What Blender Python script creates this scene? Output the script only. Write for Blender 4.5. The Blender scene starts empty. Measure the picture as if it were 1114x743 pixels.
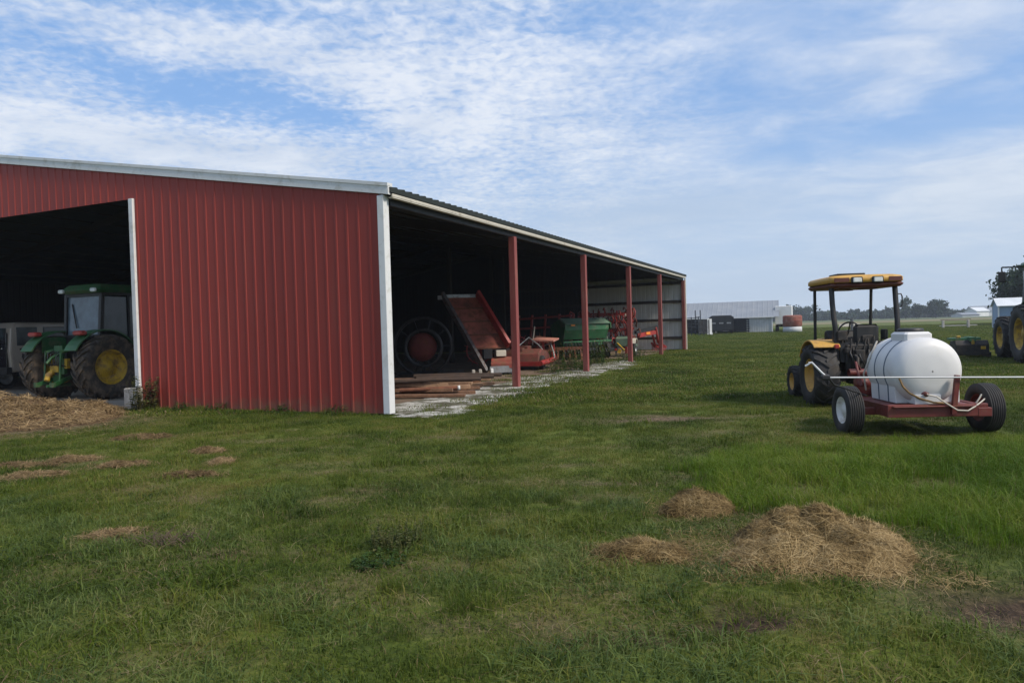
import bpy, math, random
from mathutils import Vector, Matrix, Euler, noise

random.seed(7)
R = math.radians
PI = math.pi
sc = bpy.context.scene
col = sc.collection


# ------------------------------------------------------------------ helpers
class MB:
    """collects boxes, bars, tubes and lathed forms; build() links them as one mesh object"""
    def __init__(self):
        self.v, self.f, self.m, self.s = [], [], [], []

    def add(self, vs, fs, mi=0, smooth=False):
        o = len(self.v)
        self.v += [tuple(p) for p in vs]
        for f in fs:
            self.f.append([i + o for i in f]); self.m.append(mi); self.s.append(smooth)
        return self

    def box(self, c, s, rot=None, mi=0, taper=(1, 1)):
        x, y, z = s[0] / 2, s[1] / 2, s[2] / 2
        tx, ty = taper
        vs = [Vector(p) for p in ((-x, -y, -z), (x, -y, -z), (x, y, -z), (-x, y, -z),
                                  (-x * tx, -y * ty, z), (x * tx, -y * ty, z), (x * tx, y * ty, z), (-x * tx, y * ty, z))]
        if rot is not None:
            m = Euler(rot).to_matrix() if not isinstance(rot, Matrix) else rot
            vs = [m @ p for p in vs]
        c = Vector(c)
        return self.add([p + c for p in vs], [(3, 2, 1, 0), (4, 5, 6, 7), (0, 1, 5, 4), (1, 2, 6, 5), (2, 3, 7, 6), (3, 0, 4, 7)], mi)

    def rbox(self, c, s, b=.02, mi=0, taper=(1, 1)):
        """box with bevelled vertical and top edges"""
        x, y, z = s[0] / 2, s[1] / 2, s[2] / 2
        b = min(b, x * .9, y * .9, z * .9)
        rings = []
        for zz, k, inset in ((-z, 0, b), (-z + b, 0, 0), (z - b, 1, 0), (z, 1, b)):
            fx, fy = (taper if k else (1, 1))
            X, Y = x * fx - inset, y * fy - inset
            rings.append([(X - b, -Y, zz), (X, -Y + b, zz), (X, Y - b, zz), (X - b, Y, zz),
                          (-X + b, Y, zz), (-X, Y - b, zz), (-X, -Y + b, zz), (-X + b, -Y, zz)])
        vs = [Vector(p) + Vector(c) for r in rings for p in r]
        fs = []
        for k in range(3):
            for i in range(8):
                j = (i + 1) % 8
                fs.append((k * 8 + i, k * 8 + j, k * 8 + 8 + j, k * 8 + 8 + i))
        fs.append(tuple(range(7, -1, -1))); fs.append(tuple(range(24, 32)))
        return self.add(vs, fs, mi)

    def beam(self, a, b, w, h=None, mi=0, up=(0, 0, 1)):
        a, b = Vector(a), Vector(b); h = h or w
        d = (b - a)
        L = d.length
        if L < 1e-6: return self
        d.normalize(); u = Vector(up)
        if abs(d.dot(u)) > .98: u = Vector((0, 1, 0))
        s = d.cross(u).normalized(); u = s.cross(d)
        vs = []
        for p in (a, b):
            for i, j in ((-1, -1), (1, -1), (1, 1), (-1, 1)):
                vs.append(p + s * (i * w / 2) + u * (j * h / 2))
        return self.add(vs, [(0, 1, 2, 3), (7, 6, 5, 4), (0, 4, 5, 1), (1, 5, 6, 2), (2, 6, 7, 3), (3, 7, 4, 0)], mi)

    def pipe(self, pts, r, n=8, mi=0, r1=None, cap=True):
        pts = [Vector(p) for p in pts]
        k = len(pts); r1 = r if r1 is None else r1
        u = None; vs = []
        for i, p in enumerate(pts):
            d = (pts[min(i + 1, k - 1)] - pts[max(i - 1, 0)]).normalized()
            if u is None:
                u = d.cross(Vector((0, 0, 1)))
                if u.length < .05: u = d.cross(Vector((1, 0, 0)))
                u.normalize()
            else:
                u = (u - d * u.dot(d)).normalized()
            w = d.cross(u)
            rr = r + (r1 - r) * i / max(1, k - 1)
            for j in range(n):
                a = 2 * PI * j / n
                vs.append(p + u * (rr * math.cos(a)) + w * (rr * math.sin(a)))
        fs = []
        for i in range(k - 1):
            for j in range(n):
                q = (j + 1) % n
                fs.append((i * n + j, i * n + q, i * n + n + q, i * n + n + j))
        self.add(vs, fs, mi, True)
        if cap:
            self.add(vs[:n], [tuple(range(n - 1, -1, -1))], mi); self.add(vs[-n:], [tuple(range(n))], mi)
        return self

    def lathe(self, prof, c=(0, 0, 0), axis='X', n=32, mi=0, closed=False, smooth=True, a0=0, a1=2 * PI):
        """prof: (radius, along-axis) pairs"""
        full = abs(a1 - a0 - 2 * PI) < 1e-4
        m = n if full else n + 1
        vs = []
        cx, cy, cz = c
        for i in range(m):
            a = a0 + (a1 - a0) * i / n
            ca, sa = math.cos(a), math.sin(a)
            for r, t in prof:
                if axis == 'X': vs.append((cx + t, cy + r * ca, cz + r * sa))
                elif axis == 'Y': vs.append((cx + r * ca, cy + t, cz + r * sa))
                else: vs.append((cx + r * ca, cy + r * sa, cz + t))
        k = len(prof); fs = []
        for i in range(n):
            j = (i + 1) % m
            for q in range(k if closed else k - 1):
                p = (q + 1) % k
                fs.append((i * k + q, i * k + p, j * k + p, j * k + q))
        return self.add(vs, fs, mi, smooth)

    def prism(self, poly, d0, d1, axis='X', mi=0):
        """polygon (a,b) extruded along axis from d0 to d1; X: (y,z)  Y: (x,z)  Z: (x,y)"""
        n = len(poly); vs = []
        for d in (d0, d1):
            for a, b in poly:
                vs.append((d, a, b) if axis == 'X' else (a, d, b) if axis == 'Y' else (a, b, d))
        fs = [tuple(range(n - 1, -1, -1)), tuple(range(n, 2 * n))]
        for i in range(n):
            j = (i + 1) % n
            fs.append((i, j, n + j, n + i))
        return self.add(vs, fs, mi)

    def build(self, name, mats, parent=None, loc=None, rot=None, bevel=0, clean=True):
        me = bpy.data.meshes.new(name)
        me.from_pydata(self.v, [], self.f)
        if not isinstance(mats, (list, tuple)): mats = [mats]
        for m in mats: me.materials.append(m)
        me.polygons.foreach_set('material_index', self.m)
        me.polygons.foreach_set('use_smooth', self.s)
        me.update()
        if clean and len(self.f) < 60000:
            import bmesh
            bm = bmesh.new(); bm.from_mesh(me)
            bmesh.ops.recalc_face_normals(bm, faces=bm.faces)
            bm.to_mesh(me); bm.free()
        o = bpy.data.objects.new(name, me)
        col.objects.link(o)
        if parent is not None: o.parent = parent
        if loc is not None: o.location = loc
        if rot is not None: o.rotation_euler = rot
        if bevel:
            b = o.modifiers.new('bevel', 'BEVEL'); b.width = bevel; b.segments = 2; b.limit_method = 'ANGLE'; b.angle_limit = R(40)
        return o


def tag(o, label=None, cat=None, group=None, kind=None):
    if label: o['label'] = label
    if cat: o['category'] = cat
    if group: o['group'] = group
    if kind: o['kind'] = kind
    return o


def thing(name, label, cat, loc=(0, 0, 0), rz=0, group=None):
    o = bpy.data.objects.new(name, None)
    col.objects.link(o)
    o.location = loc; o.rotation_euler = (0, 0, rz); o.empty_display_size = .2
    return tag(o, label, cat, group)


def copy_tree(o, parent=None):
    c = o.copy(); col.objects.link(c)
    if parent is not None: c.parent = parent
    for ch in list(o.children): copy_tree(ch, c)
    return c


# ------------------------------------------------------------------ materials
def nt_new(name):
    m = bpy.data.materials.new(name); m.use_nodes = True
    nt = m.node_tree
    for n in list(nt.nodes): nt.nodes.remove(n)
    out = nt.nodes.new('ShaderNodeOutputMaterial')
    return m, nt, out


def L(nt, a, b): nt.links.new(a, b)


def noise_node(nt, vec, scale, detail=4, rough=.55, dist=0):
    n = nt.nodes.new('ShaderNodeTexNoise')
    n.inputs['Scale'].default_value = scale; n.inputs['Detail'].default_value = detail
    n.inputs['Roughness'].default_value = rough; n.inputs['Distortion'].default_value = dist
    if vec is not None: L(nt, vec, n.inputs['Vector'])
    return n


def ramp(nt, fac, stops, interp='LINEAR'):
    r = nt.nodes.new('ShaderNodeValToRGB'); r.color_ramp.interpolation = interp
    e = r.color_ramp.elements
    while len(e) < len(stops): e.new(.5)
    for i, (p, c) in enumerate(stops):
        e[i].position = p; e[i].color = (*c, 1) if len(c) == 3 else c
    L(nt, fac, r.inputs['Fac'])
    return r


def math_node(nt, op, a, b=None, clamp=False, c=None):
    n = nt.nodes.new('ShaderNodeMath'); n.operation = op; n.use_clamp = clamp
    for i, x in enumerate((a, b, c)):
        if x is None: continue
        if isinstance(x, (int, float)): n.inputs[i].default_value = x
        else: L(nt, x, n.inputs[i])
    return n.outputs[0]


def mixc(nt, fac, a, b, blend='MIX'):
    n = nt.nodes.new('ShaderNodeMix'); n.data_type = 'RGBA'; n.blend_type = blend
    for s, x in ((n.inputs[0], fac), (n.inputs[6], a), (n.inputs[7], b)):
        if isinstance(x, (int, float)): s.default_value = x
        elif isinstance(x, tuple): s.default_value = (*x, 1) if len(x) == 3 else x
        else: L(nt, x, s)
    return n.outputs[2]


def pm(name, c, rough=.5, metal=0, var=.18, scale=2.5, dirt=None, dirt_amt=.45, dirt_scale=5, bump=.0, bscale=60, coat=0, streak=False):
    """painted / weathered surface: two-scale colour variation, patches of dirt or rust, uneven gloss"""
    m, nt, out = nt_new(name)
    p = nt.nodes.new('ShaderNodeBsdfPrincipled'); L(nt, p.outputs[0], out.inputs[0])
    tc = nt.nodes.new('ShaderNodeTexCoord'); vec = tc.outputs['Object']
    if streak:
        mp = nt.nodes.new('ShaderNodeMapping'); mp.inputs['Scale'].default_value = (1, 1, .12); L(nt, vec, mp.inputs[0]); vec = mp.outputs[0]
    n1 = noise_node(nt, vec, scale, 5, .6)
    lo = tuple(x * (1 - var) for x in c); hi = tuple(min(1, x * (1 + var)) for x in c)
    r1 = ramp(nt, n1.outputs['Fac'], [(.3, lo), (.7, hi)])
    colr = r1.outputs[0]
    if dirt:
        n2 = noise_node(nt, vec, dirt_scale, 8, .68, .3)
        t = .62 - .35 * dirt_amt
        r2 = ramp(nt, n2.outputs['Fac'], [(t, (0, 0, 0)), (t + .16, (1, 1, 1))])
        colr = mixc(nt, math_node(nt, 'MULTIPLY', r2.outputs[0], min(1, dirt_amt + .35)), colr, dirt)
        rr = mixc(nt, r2.outputs[0], (rough,) * 3, (min(1, rough + .3),) * 3)
        L(nt, rr, p.inputs['Roughness'])
    else:
        rr = ramp(nt, n1.outputs['Fac'], [(.3, (max(0, rough - .08),) * 3), (.7, (min(1, rough + .1),) * 3)])
        L(nt, rr.outputs[0], p.inputs['Roughness'])
    L(nt, colr, p.inputs['Base Color'])
    p.inputs['Metallic'].default_value = metal
    if coat: p.inputs['Coat Weight'].default_value = coat
    if bump:
        n3 = noise_node(nt, tc.outputs['Object'], bscale, 3)
        b = nt.nodes.new('ShaderNodeBump'); b.inputs['Strength'].default_value = bump; b.inputs['Distance'].default_value = .02
        L(nt, n3.outputs['Fac'], b.inputs['Height']); L(nt, b.outputs[0], p.inputs['Normal'])
    return m


def leafy(name, stops, transl=.35, rough=.55, pos_scale=.35, isl=.5):
    """foliage: colour by leaf (random per island) and by clump, some light through the blade"""
    m, nt, out = nt_new(name)
    geo = nt.nodes.new('ShaderNodeNewGeometry')
    oi = nt.nodes.new('ShaderNodeObjectInfo')
    n = noise_node(nt, geo.outputs['Position'], pos_scale, 4, .6)
    n2 = noise_node(nt, geo.outputs['Position'], pos_scale * 6, 3, .6)
    f = math_node(nt, 'ADD', math_node(nt, 'MULTIPLY', geo.outputs['Random Per Island'], isl * .5),
                  math_node(nt, 'MULTIPLY', n.outputs['Fac'], 1.0))
    f = math_node(nt, 'ADD', f, math_node(nt, 'MULTIPLY', math_node(nt, 'SUBTRACT', n2.outputs['Fac'], .5), .40))
    f = math_node(nt, 'ADD', f, math_node(nt, 'MULTIPLY', math_node(nt, 'SUBTRACT', oi.outputs['Random'], .5), .18))
    n5 = noise_node(nt, geo.outputs['Position'], pos_scale * 2.6, 4, .62)
    f = math_node(nt, 'ADD', f, math_node(nt, 'MULTIPLY', math_node(nt, 'SUBTRACT', n5.outputs['Fac'], .5), .45))
    f = math_node(nt, 'SUBTRACT', f, isl * .25)
    r = ramp(nt, f, stops)
    p = nt.nodes.new('ShaderNodeBsdfPrincipled'); p.inputs['Roughness'].default_value = rough
    p.inputs['Specular IOR Level'].default_value = .18
    L(nt, r.outputs[0], p.inputs['Base Color'])
    t = nt.nodes.new('ShaderNodeBsdfTranslucent'); L(nt, r.outputs[0], t.inputs['Color'])
    mx = nt.nodes.new('ShaderNodeMixShader'); mx.inputs[0].default_value = transl
    L(nt, p.outputs[0], mx.inputs[1]); L(nt, t.outputs[0], mx.inputs[2]); L(nt, mx.outputs[0], out.inputs[0])
    return m


def glass_mat(name, c=(.02, .03, .035), rough=.06):
    m, nt, out = nt_new(name)
    p = nt.nodes.new('ShaderNodeBsdfPrincipled'); L(nt, p.outputs[0], out.inputs[0])
    tc = nt.nodes.new('ShaderNodeTexCoord')
    n = noise_node(nt, tc.outputs['Object'], 3, 4)
    r = ramp(nt, n.outputs['Fac'], [(.3, tuple(x * .7 for x in c)), (.7, tuple(x * 1.5 for x in c))])
    L(nt, r.outputs[0], p.inputs['Base Color'])
    r2 = ramp(nt, n.outputs['Fac'], [(.35, (rough,) * 3), (.75, (rough + .15,) * 3)])
    L(nt, r2.outputs[0], p.inputs['Roughness'])
    return m


DUST = (.20, .155, .105)
RUST = (.12, .045, .02)
M = {}
M['barn_red'] = pm('barn_red', (.275, .042, .031), .5, 0, .10, .6, (.27, .08, .06), .16, 2.2, streak=True, bump=.12, bscale=1.3)
nt_ = M['barn_red'].node_tree
p_ = [n for n in nt_.nodes if n.type == 'BSDF_PRINCIPLED'][0]
p_.inputs['Specular IOR Level'].default_value = .25
src = p_.inputs['Base Color'].links[0].from_socket
tc_ = nt_.nodes.new('ShaderNodeTexCoord'); sx_ = nt_.nodes.new('ShaderNodeSeparateXYZ'); L(nt_, tc_.outputs['Object'], sx_.inputs[0])
wn = nt_.nodes.new('ShaderNodeTexWhiteNoise'); wn.noise_dimensions = '1D'
L(nt_, math_node(nt_, 'FLOOR', math_node(nt_, 'DIVIDE', sx_.outputs[0], 1.072)), wn.inputs['W'])
tone = ramp(nt_, wn.outputs['Value'], [(0, (.86, .86, .88)), (1, (1.10, 1.10, 1.08))])
c_ = mixc(nt_, 1.0, src, tone.outputs[0], 'MULTIPLY')
nn_ = noise_node(nt_, tc_.outputs['Object'], 3.5, 6, .7)
mud = math_node(nt_, 'SUBTRACT', math_node(nt_, 'ADD', nn_.outputs['Fac'], .02), math_node(nt_, 'MULTIPLY', sx_.outputs[2], .9))
mr = ramp(nt_, mud, [(.22, (0, 0, 0)), (.5, (.55, .55, .55))])
c_ = mixc(nt_, mr.outputs[0], c_, (.16, .10, .065)); L(nt_, c_, p_.inputs['Base Color'])
M['trim_white'] = pm('trim_white', (.62, .63, .63), .45, 0, .06, 1.5, (.42, .41, .37), .30, 3.5, bump=.06, bscale=2)
M['trim_cream'] = pm('trim_cream', (.50, .47, .40), .5, 0, .1, 2, (.22, .19, .15), .25, 4)
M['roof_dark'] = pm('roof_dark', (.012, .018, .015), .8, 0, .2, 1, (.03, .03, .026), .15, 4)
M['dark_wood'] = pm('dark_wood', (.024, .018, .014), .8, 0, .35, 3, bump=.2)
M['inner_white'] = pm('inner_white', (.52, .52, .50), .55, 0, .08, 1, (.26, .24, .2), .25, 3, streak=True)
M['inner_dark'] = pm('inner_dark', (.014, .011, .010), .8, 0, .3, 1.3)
M['post_red'] = pm('post_red', (.20, .045, .040), .6, 0, .15, 2, (.26, .12, .09), .35, 7, streak=True, bump=.1)
M['concrete'] = pm('concrete', (.36, .34, .31), .85, 0, .15, 4, (.2, .18, .15), .4, 7, bump=.35)
M['apron'] = pm('apron', (.30, .265, .215), .9, 0, .2, 1.2, (.20, .15, .10), .45, 2.2, bump=.3, bscale=25)
M['dirt_floor'] = pm('dirt_floor', (.15, .105, .07), .95, 0, .3, 1.3, (.10, .07, .05), .4, 3, bump=.4, bscale=20)
M['tyre'] = pm('tyre', (.020, .019, .019), .75, 0, .3, 6, (.085, .070, .055), .25, 5)
M['tyre_muddy'] = pm('tyre_muddy', (.040, .032, .025), .85, 0, .35, 6, (.15, .108, .072), .48, 5)
M['jd_green'] = pm('jd_green', (.018, .088, .024), .45, 0, .18, 3, (.13, .12, .08), .34, 4)
M['green_old'] = pm('green_old', (.028, .12, .05), .5, 0, .2, 3, DUST, .25, 5)
M['green_fade'] = pm('green_fade', (.10, .17, .12), .6, 0, .25, 3, (.2, .19, .15), .4, 5)
M['jd_yellow'] = pm('jd_yellow', (.50, .31, .015), .5, 0, .15, 4, (.16, .10, .045), .48, 5)
M['yellow'] = pm('yellow', (.50, .28, .05), .5, 0, .14, 3, (.24, .14, .06), .34, 6)
M['canopy_brown'] = pm('canopy_brown', (.10, .028, .018), .5, 0, .2, 4)
M['black'] = pm('black', (.014, .014, .015), .5, 0, .3, 5, (.05, .045, .04), .2, 7)
M['black_metal'] = pm('black_metal', (.022, .022, .024), .42, .3, .3, 6, (.06, .05, .045), .25, 7)
M['dark_grease'] = pm('dark_grease', (.028, .026, .025), .6, .3, .4, 9, (.08, .065, .05), .4, 9)
M['glass'] = glass_mat('glass', (.03, .04, .045))
M['glass_pale'] = glass_mat('glass_pale', (.085, .115, .14), .12)
M['lamp_glass'] = glass_mat('lamp_glass', (.55, .57, .55), .15)
M['lamp_red'] = glass_mat('lamp_red', (.30, .03, .022), .3)
M['orange'] = pm('orange', (.75, .22, .02), .45, 0, .1, 6)
M['poly_white'] = pm('poly_white', (.60, .595, .59), .5, 0, .035, 2, (.50, .46, .38), .13, 3)
M['poly_stain'] = pm('poly_stain', (.20, .12, .04), .7, 0, .4, 9)
M['seam_blue'] = pm('seam_blue', (.07, .10, .14), .5, 0, .2, 6)
M['rim_white'] = pm('rim_white', (.62, .61, .58), .45, 0, .1, 5, (.25, .17, .11), .25, 6)
M['frame_maroon'] = pm('frame_maroon', (.13, .022, .018), .5, 0, .2, 4, RUST, .35, 8)
M['boom_white'] = pm('boom_white', (.50, .51, .52), .4, 0, .06, 6, (.4, .36, .3), .15, 8)
M['hose'] = pm('hose', (.46, .42, .36), .5, 0, .1, 9)
M['impl_red'] = pm('impl_red', (.30, .024, .020), .45, 0, .2, 4, RUST, .3, 6)
M['grey_rail'] = pm('grey_rail', (.10, .095, .10), .6, .2, .3, 5, RUST, .4, 6)
M['deck_red'] = pm('deck_red', (.15, .034, .026), .7, 0, .35, 3, (.10, .05, .03), .55, 5)
M['drum_red'] = pm('drum_red', (.13, .018, .015), .7, 0, .3, 4, RUST, .4, 6)
M['faded_red'] = pm('faded_red', (.23, .05, .038), .65, 0, .3, 3, (.16, .075, .04), .5, 4)
M['rust_tray'] = pm('rust_tray', (.30, .080, .050), .75, 0, .35, 2.5, (.12, .05, .03), .5, 4, bump=.15)
M['pink_plate'] = pm('pink_plate', (.46, .20, .15), .6, 0, .15, 4, RUST, .25, 5)
M['rust'] = pm('rust', (.15, .055, .028), .85, 0, .4, 5, (.07, .035, .025), .4, 6, bump=.2)
M['rust_tank'] = pm('rust_tank', (.20, .055, .038), .8, 0, .35, 1.3, (.30, .16, .12), .45, 2.0)
M['steel'] = pm('steel', (.30, .31, .32), .45, .7, .2, 5, (.16, .12, .09), .3, 6)
M['board_brown'] = pm('board_brown', (.165, .085, .048), .85, 0, .35, 5, (.075, .045, .03), .4, 7, bump=.25)
M['board_tan'] = pm('board_tan', (.29, .175, .105), .85, 0, .3, 5, (.13, .08, .05), .35, 7, bump=.25)
M['pole_dark'] = pm('pole_dark', (.05, .032, .024), .85, 0, .35, 6, bump=.2)
M['car_white'] = pm('car_white', (.31, .265, .22), .3, 0, .05, 2, (.35, .29, .22), .2, 4, coat=.4)
M['car_black'] = pm('car_black', (.012, .012, .016), .25, 0, .2, 2, coat=.5)
M['chrome'] = pm('chrome', (.8, .8, .8), .18, 1, .05, 4)
M['far_roof'] = pm('far_roof', (.20, .22, .25), .55, 0, .1, .5, (.30, .31, .32), .25, .9)
M['far_wall'] = pm('far_wall', (.46, .48, .49), .6, 0, .1, .6, (.3, .3, .29), .25, 1)
M['far_white'] = pm('far_white', (.66, .67, .67), .5, 0, .08, .8)
M['blue_siding'] = pm('blue_siding', (.20, .29, .42), .6, 0, .12, .8)
M['shed_roof'] = pm('shed_roof', (.62, .64, .66), .45, .1, .08, 1)
M['gate_dark'] = pm('gate_dark', (.016, .020, .028), .5, .3, .3, 2)
M['tarp_black'] = pm('tarp_black', (.012, .014, .018), .55, 0, .3, 2)
M['bark'] = pm('bark', (.075, .058, .045), .95, 0, .35, 6, bump=.3)
M['grey_wood'] = pm('grey_wood', (.32, .31, .29), .8, 0, .2, 4)

G_ST = [(.28, (.036, .060, .008)), (.44, (.070, .108, .013)), (.57, (.108, .142, .018)), (.69, (.152, .154, .032)), (.82, (.21, .165, .062))]
M['grass'] = leafy('grass', G_ST, .36, .62, .32, .55)
M['grass_pale'] = leafy('grass_pale', [(.28, (.044, .074, .018)), (.46, (.085, .128, .028)), (.64, (.125, .160, .038)), (.84, (.19, .18, .07))], .3, .5, .6, .6)
M['grass_lush'] = leafy('grass_lush', [(.25, (.060, .115, .009)), (.5, (.110, .180, .014)), (.72, (.165, .205, .026)), (.9, (.22, .19, .055))], .4, .5, .5, .55)
M['straw_bits'] = leafy('straw_bits', [(.3, (.10, .068, .034)), (.6, (.21, .15, .085)), (.85, (.33, .25, .15))], .2, .7, .6, .9)
M['weed_leaf'] = leafy('weed_leaf', [(.3, (.026, .058, .014)), (.6, (.050, .095, .020)), (.85, (.095, .13, .035))], .35, .45, 1.5, .8)
M['weed_dull'] = leafy('weed_dull', [(.3, (.04, .055, .018)), (.6, (.085, .095, .03)), (.85, (.15, .125, .05))], .3, .6, 1.5, .8)
M['hay'] = leafy('hay', [(.25, (.068, .043, .014)), (.43, (.170, .112, .043)), (.62, (.290, .203, .088)), (.85, (.46, .345, .18))], .15, .7, 2.2, 1.0)
M['hay_brown'] = leafy('hay_brown', [(.25, (.085, .054, .025)), (.5, (.20, .135, .065)), (.75, (.31, .22, .115)), (.9, (.40, .30, .17))], .12, .8, 1.6, 1.0)
M['hay_core'] = pm('hay_core', (.105, .062, .030), .95, 0, .4, 7, bump=.8, bscale=30)
M['twig'] = pm('twig', (.085, .058, .040), .95, 0, .3, 9)
M['tree_dark'] = leafy('tree_dark', [(.3, (.012, .028, .012)), (.55, (.024, .050, .018)), (.85, (.045, .075, .024))], .25, .6, .25, .8)
M['tree_mid'] = leafy('tree_mid', [(.3, (.022, .044, .020)), (.55, (.040, .070, .028)), (.85, (.07, .10, .04))], .25, .6, .25, .8)
M['far_trees'] = leafy('far_trees', [(.3, (.016, .034, .018)), (.55, (.030, .055, .024)), (.85, (.052, .082, .034))], .25, .6, .04, .8)

# ------------------------------------------------------------------ light, sky, camera
SUN_EL, SUN_AZ = R(45), R(123)       # azimuth clockwise from +Y (the view): high on the right
w = bpy.data.worlds.new('World'); sc.world = w; w.use_nodes = True
nt = w.node_tree
for n in list(nt.nodes): nt.nodes.remove(n)
wo = nt.nodes.new('ShaderNodeOutputWorld'); bg = nt.nodes.new('ShaderNodeBackground'); L(nt, bg.outputs[0], wo.inputs[0])
BG = .10
bg.inputs[1].default_value = BG
sky = nt.nodes.new('ShaderNodeTexSky'); sky.sky_type = 'NISHITA'; sky.sun_disc = False
sky.sun_elevation = SUN_EL; sky.sun_rotation = SUN_AZ; sky.air_density = 1.0; sky.dust_density = 1.2; sky.ozone_density = 1.6
tc = nt.nodes.new('ShaderNodeTexCoord')
sep = nt.nodes.new('ShaderNodeSeparateXYZ'); L(nt, tc.outputs['Generated'], sep.inputs[0])
X, Y, Z = sep.outputs
zz = math_node(nt, 'ADD', math_node(nt, 'MAXIMUM', Z, 0.0), .10)
px = math_node(nt, 'DIVIDE', X, zz); py = math_node(nt, 'DIVIDE', Y, zz)
cmb = nt.nodes.new('ShaderNodeCombineXYZ'); L(nt, px, cmb.inputs[0]); L(nt, py, cmb.inputs[1])
mp = nt.nodes.new('ShaderNodeMapping'); L(nt, cmb.outputs[0], mp.inputs[0])
mp.inputs['Rotation'].default_value = (0, 0, R(22)); mp.inputs['Scale'].default_value = (1, 1.25, 1); mp.inputs['Location'].default_value = (3.1, 1.7, 0)
big = noise_node(nt, mp.outputs[0], .75, 4, .5, .3)
mid = noise_node(nt, mp.outputs[0], 3.0, 5, .6, .5)
fine = noise_node(nt, cmb.outputs[0], 24, 3, .55, .4)
az = math_node(nt, 'ARCTAN2', X, Y)
el = math_node(nt, 'ARCSINE', Z)


def blob(x, y, sx, sy, wgt, tilt=0):
    a0 = math.atan((x - 557) / 775); e0 = math.atan((355.5 - .0288 * (x - 557) - y) / 775 * math.cos(a0))
    da = math_node(nt, 'SUBTRACT', az, a0); de = math_node(nt, 'SUBTRACT', el, e0)
    de = math_node(nt, 'SUBTRACT', de, math_node(nt, 'MULTIPLY', da, tilt))
    q = math_node(nt, 'ADD', math_node(nt, 'POWER', math_node(nt, 'ABSOLUTE', math_node(nt, 'DIVIDE', da, sx / 775)), 2.0),
                  math_node(nt, 'POWER', math_node(nt, 'ABSOLUTE', math_node(nt, 'DIVIDE', de, sy / 775)), 2.0))
    return math_node(nt, 'MULTIPLY', math_node(nt, 'EXPONENT', math_node(nt, 'MULTIPLY', q, -1.0)), wgt)


blobs = [blob(170, 88, 120, 20, -.30, -.25), blob(340, 122, 90, 20, -.36, -.28), blob(230, 6, 130, 14, -.30),
         blob(110, 45, 140, 22, .16, .0), blob(320, 62, 150, 24, .14, -.12), blob(120, 150, 190, 24, .16, -.1), blob(470, 138, 50, 12, .30),
         blob(330, 172, 160, 22, .16), blob(560, 60, 60, 50, -.08), blob(690, 30, 110, 24, -.22), blob(760, 105, 100, 22, -.10),
         blob(1010, 60, 130, 40, .26, .15), blob(1070, 215, 75, 32, .42), blob(250, 165, 220, 18, .16), blob(1040, 130, 110, 20, -.24), blob(600, 130, 110, 40, .10, -.3),
         blob(660, 225, 180, 26, .06), blob(820, 230, 160, 40, -.16), blob(930, 300, 200, 30, -.2), blob(900, 160, 120, 16, -.10)]
tot = blobs[0]
for b in blobs[1:]: tot = math_node(nt, 'ADD', tot, b)
fib = math_node(nt, 'MULTIPLY', math_node(nt, 'SUBTRACT', fine.outputs['Fac'], .5), .9)
# the mackerel ripples fade out to the right, where the cloud is a smooth veil
rip = nt.nodes.new('ShaderNodeMapRange'); L(nt, az, rip.inputs[0])
rip.inputs[1].default_value = .02; rip.inputs[2].default_value = .34; rip.inputs[3].default_value = 1; rip.inputs[4].default_value = .15
fib = math_node(nt, 'MULTIPLY', fib, rip.outputs[0])
d = math_node(nt, 'ADD', math_node(nt, 'MULTIPLY', math_node(nt, 'SUBTRACT', big.outputs['Fac'], .5), .8), tot)
d = math_node(nt, 'ADD', d, math_node(nt, 'MULTIPLY', math_node(nt, 'SUBTRACT', mid.outputs['Fac'], .5), .62))
d = math_node(nt, 'ADD', d, fib)
cov = nt.nodes.new('ShaderNodeMapRange'); cov.interpolation_type = 'SMOOTHSTEP'; L(nt, d, cov.inputs[0])
cov.inputs[1].default_value = -.36; cov.inputs[2].default_value = .36; cov.inputs[3].default_value = .10; cov.inputs[4].default_value = .95
shade = ramp(nt, math_node(nt, 'ADD', math_node(nt, 'MULTIPLY', mid.outputs['Fac'], .6), math_node(nt, 'MULTIPLY', big.outputs['Fac'], .4)),
             [(.36, (4.5, 5.2, 6.4)), (.60, (6.3, 6.7, 7.4))])
base = mixc(nt, .65, sky.outputs[0], (1.55, 3.5, 7.2))
skyc = mixc(nt, cov.outputs[0], base, shade.outputs[0])
skyc = mixc(nt, blob(730, 232, 150, 24, .62, .03), skyc, (3.5, 4.35, 5.7))
hz = nt.nodes.new('ShaderNodeMapRange'); hz.interpolation_type = 'SMOOTHSTEP'; L(nt, el, hz.inputs[0])
hz.inputs[1].default_value = 0.0; hz.inputs[2].default_value = .31; hz.inputs[3].default_value = .88; hz.inputs[4].default_value = 0
skyc = mixc(nt, hz.outputs[0], skyc, (4.4, 5.25, 6.3))
L(nt, skyc, bg.inputs[0])

sd = bpy.data.lights.new('sun', 'SUN'); sd.energy = 3.2; sd.angle = R(10); sd.color = (1, .91, .78)
so = bpy.data.objects.new('sun', sd); col.objects.link(so)
sdir = Vector((math.sin(SUN_AZ) * math.cos(SUN_EL), math.cos(SUN_AZ) * math.cos(SUN_EL), math.sin(SUN_EL)))
so.rotation_euler = sdir.to_track_quat('Z', 'Y').to_euler(); so.location = sdir * 50 + Vector((0, 0, 20))

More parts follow.
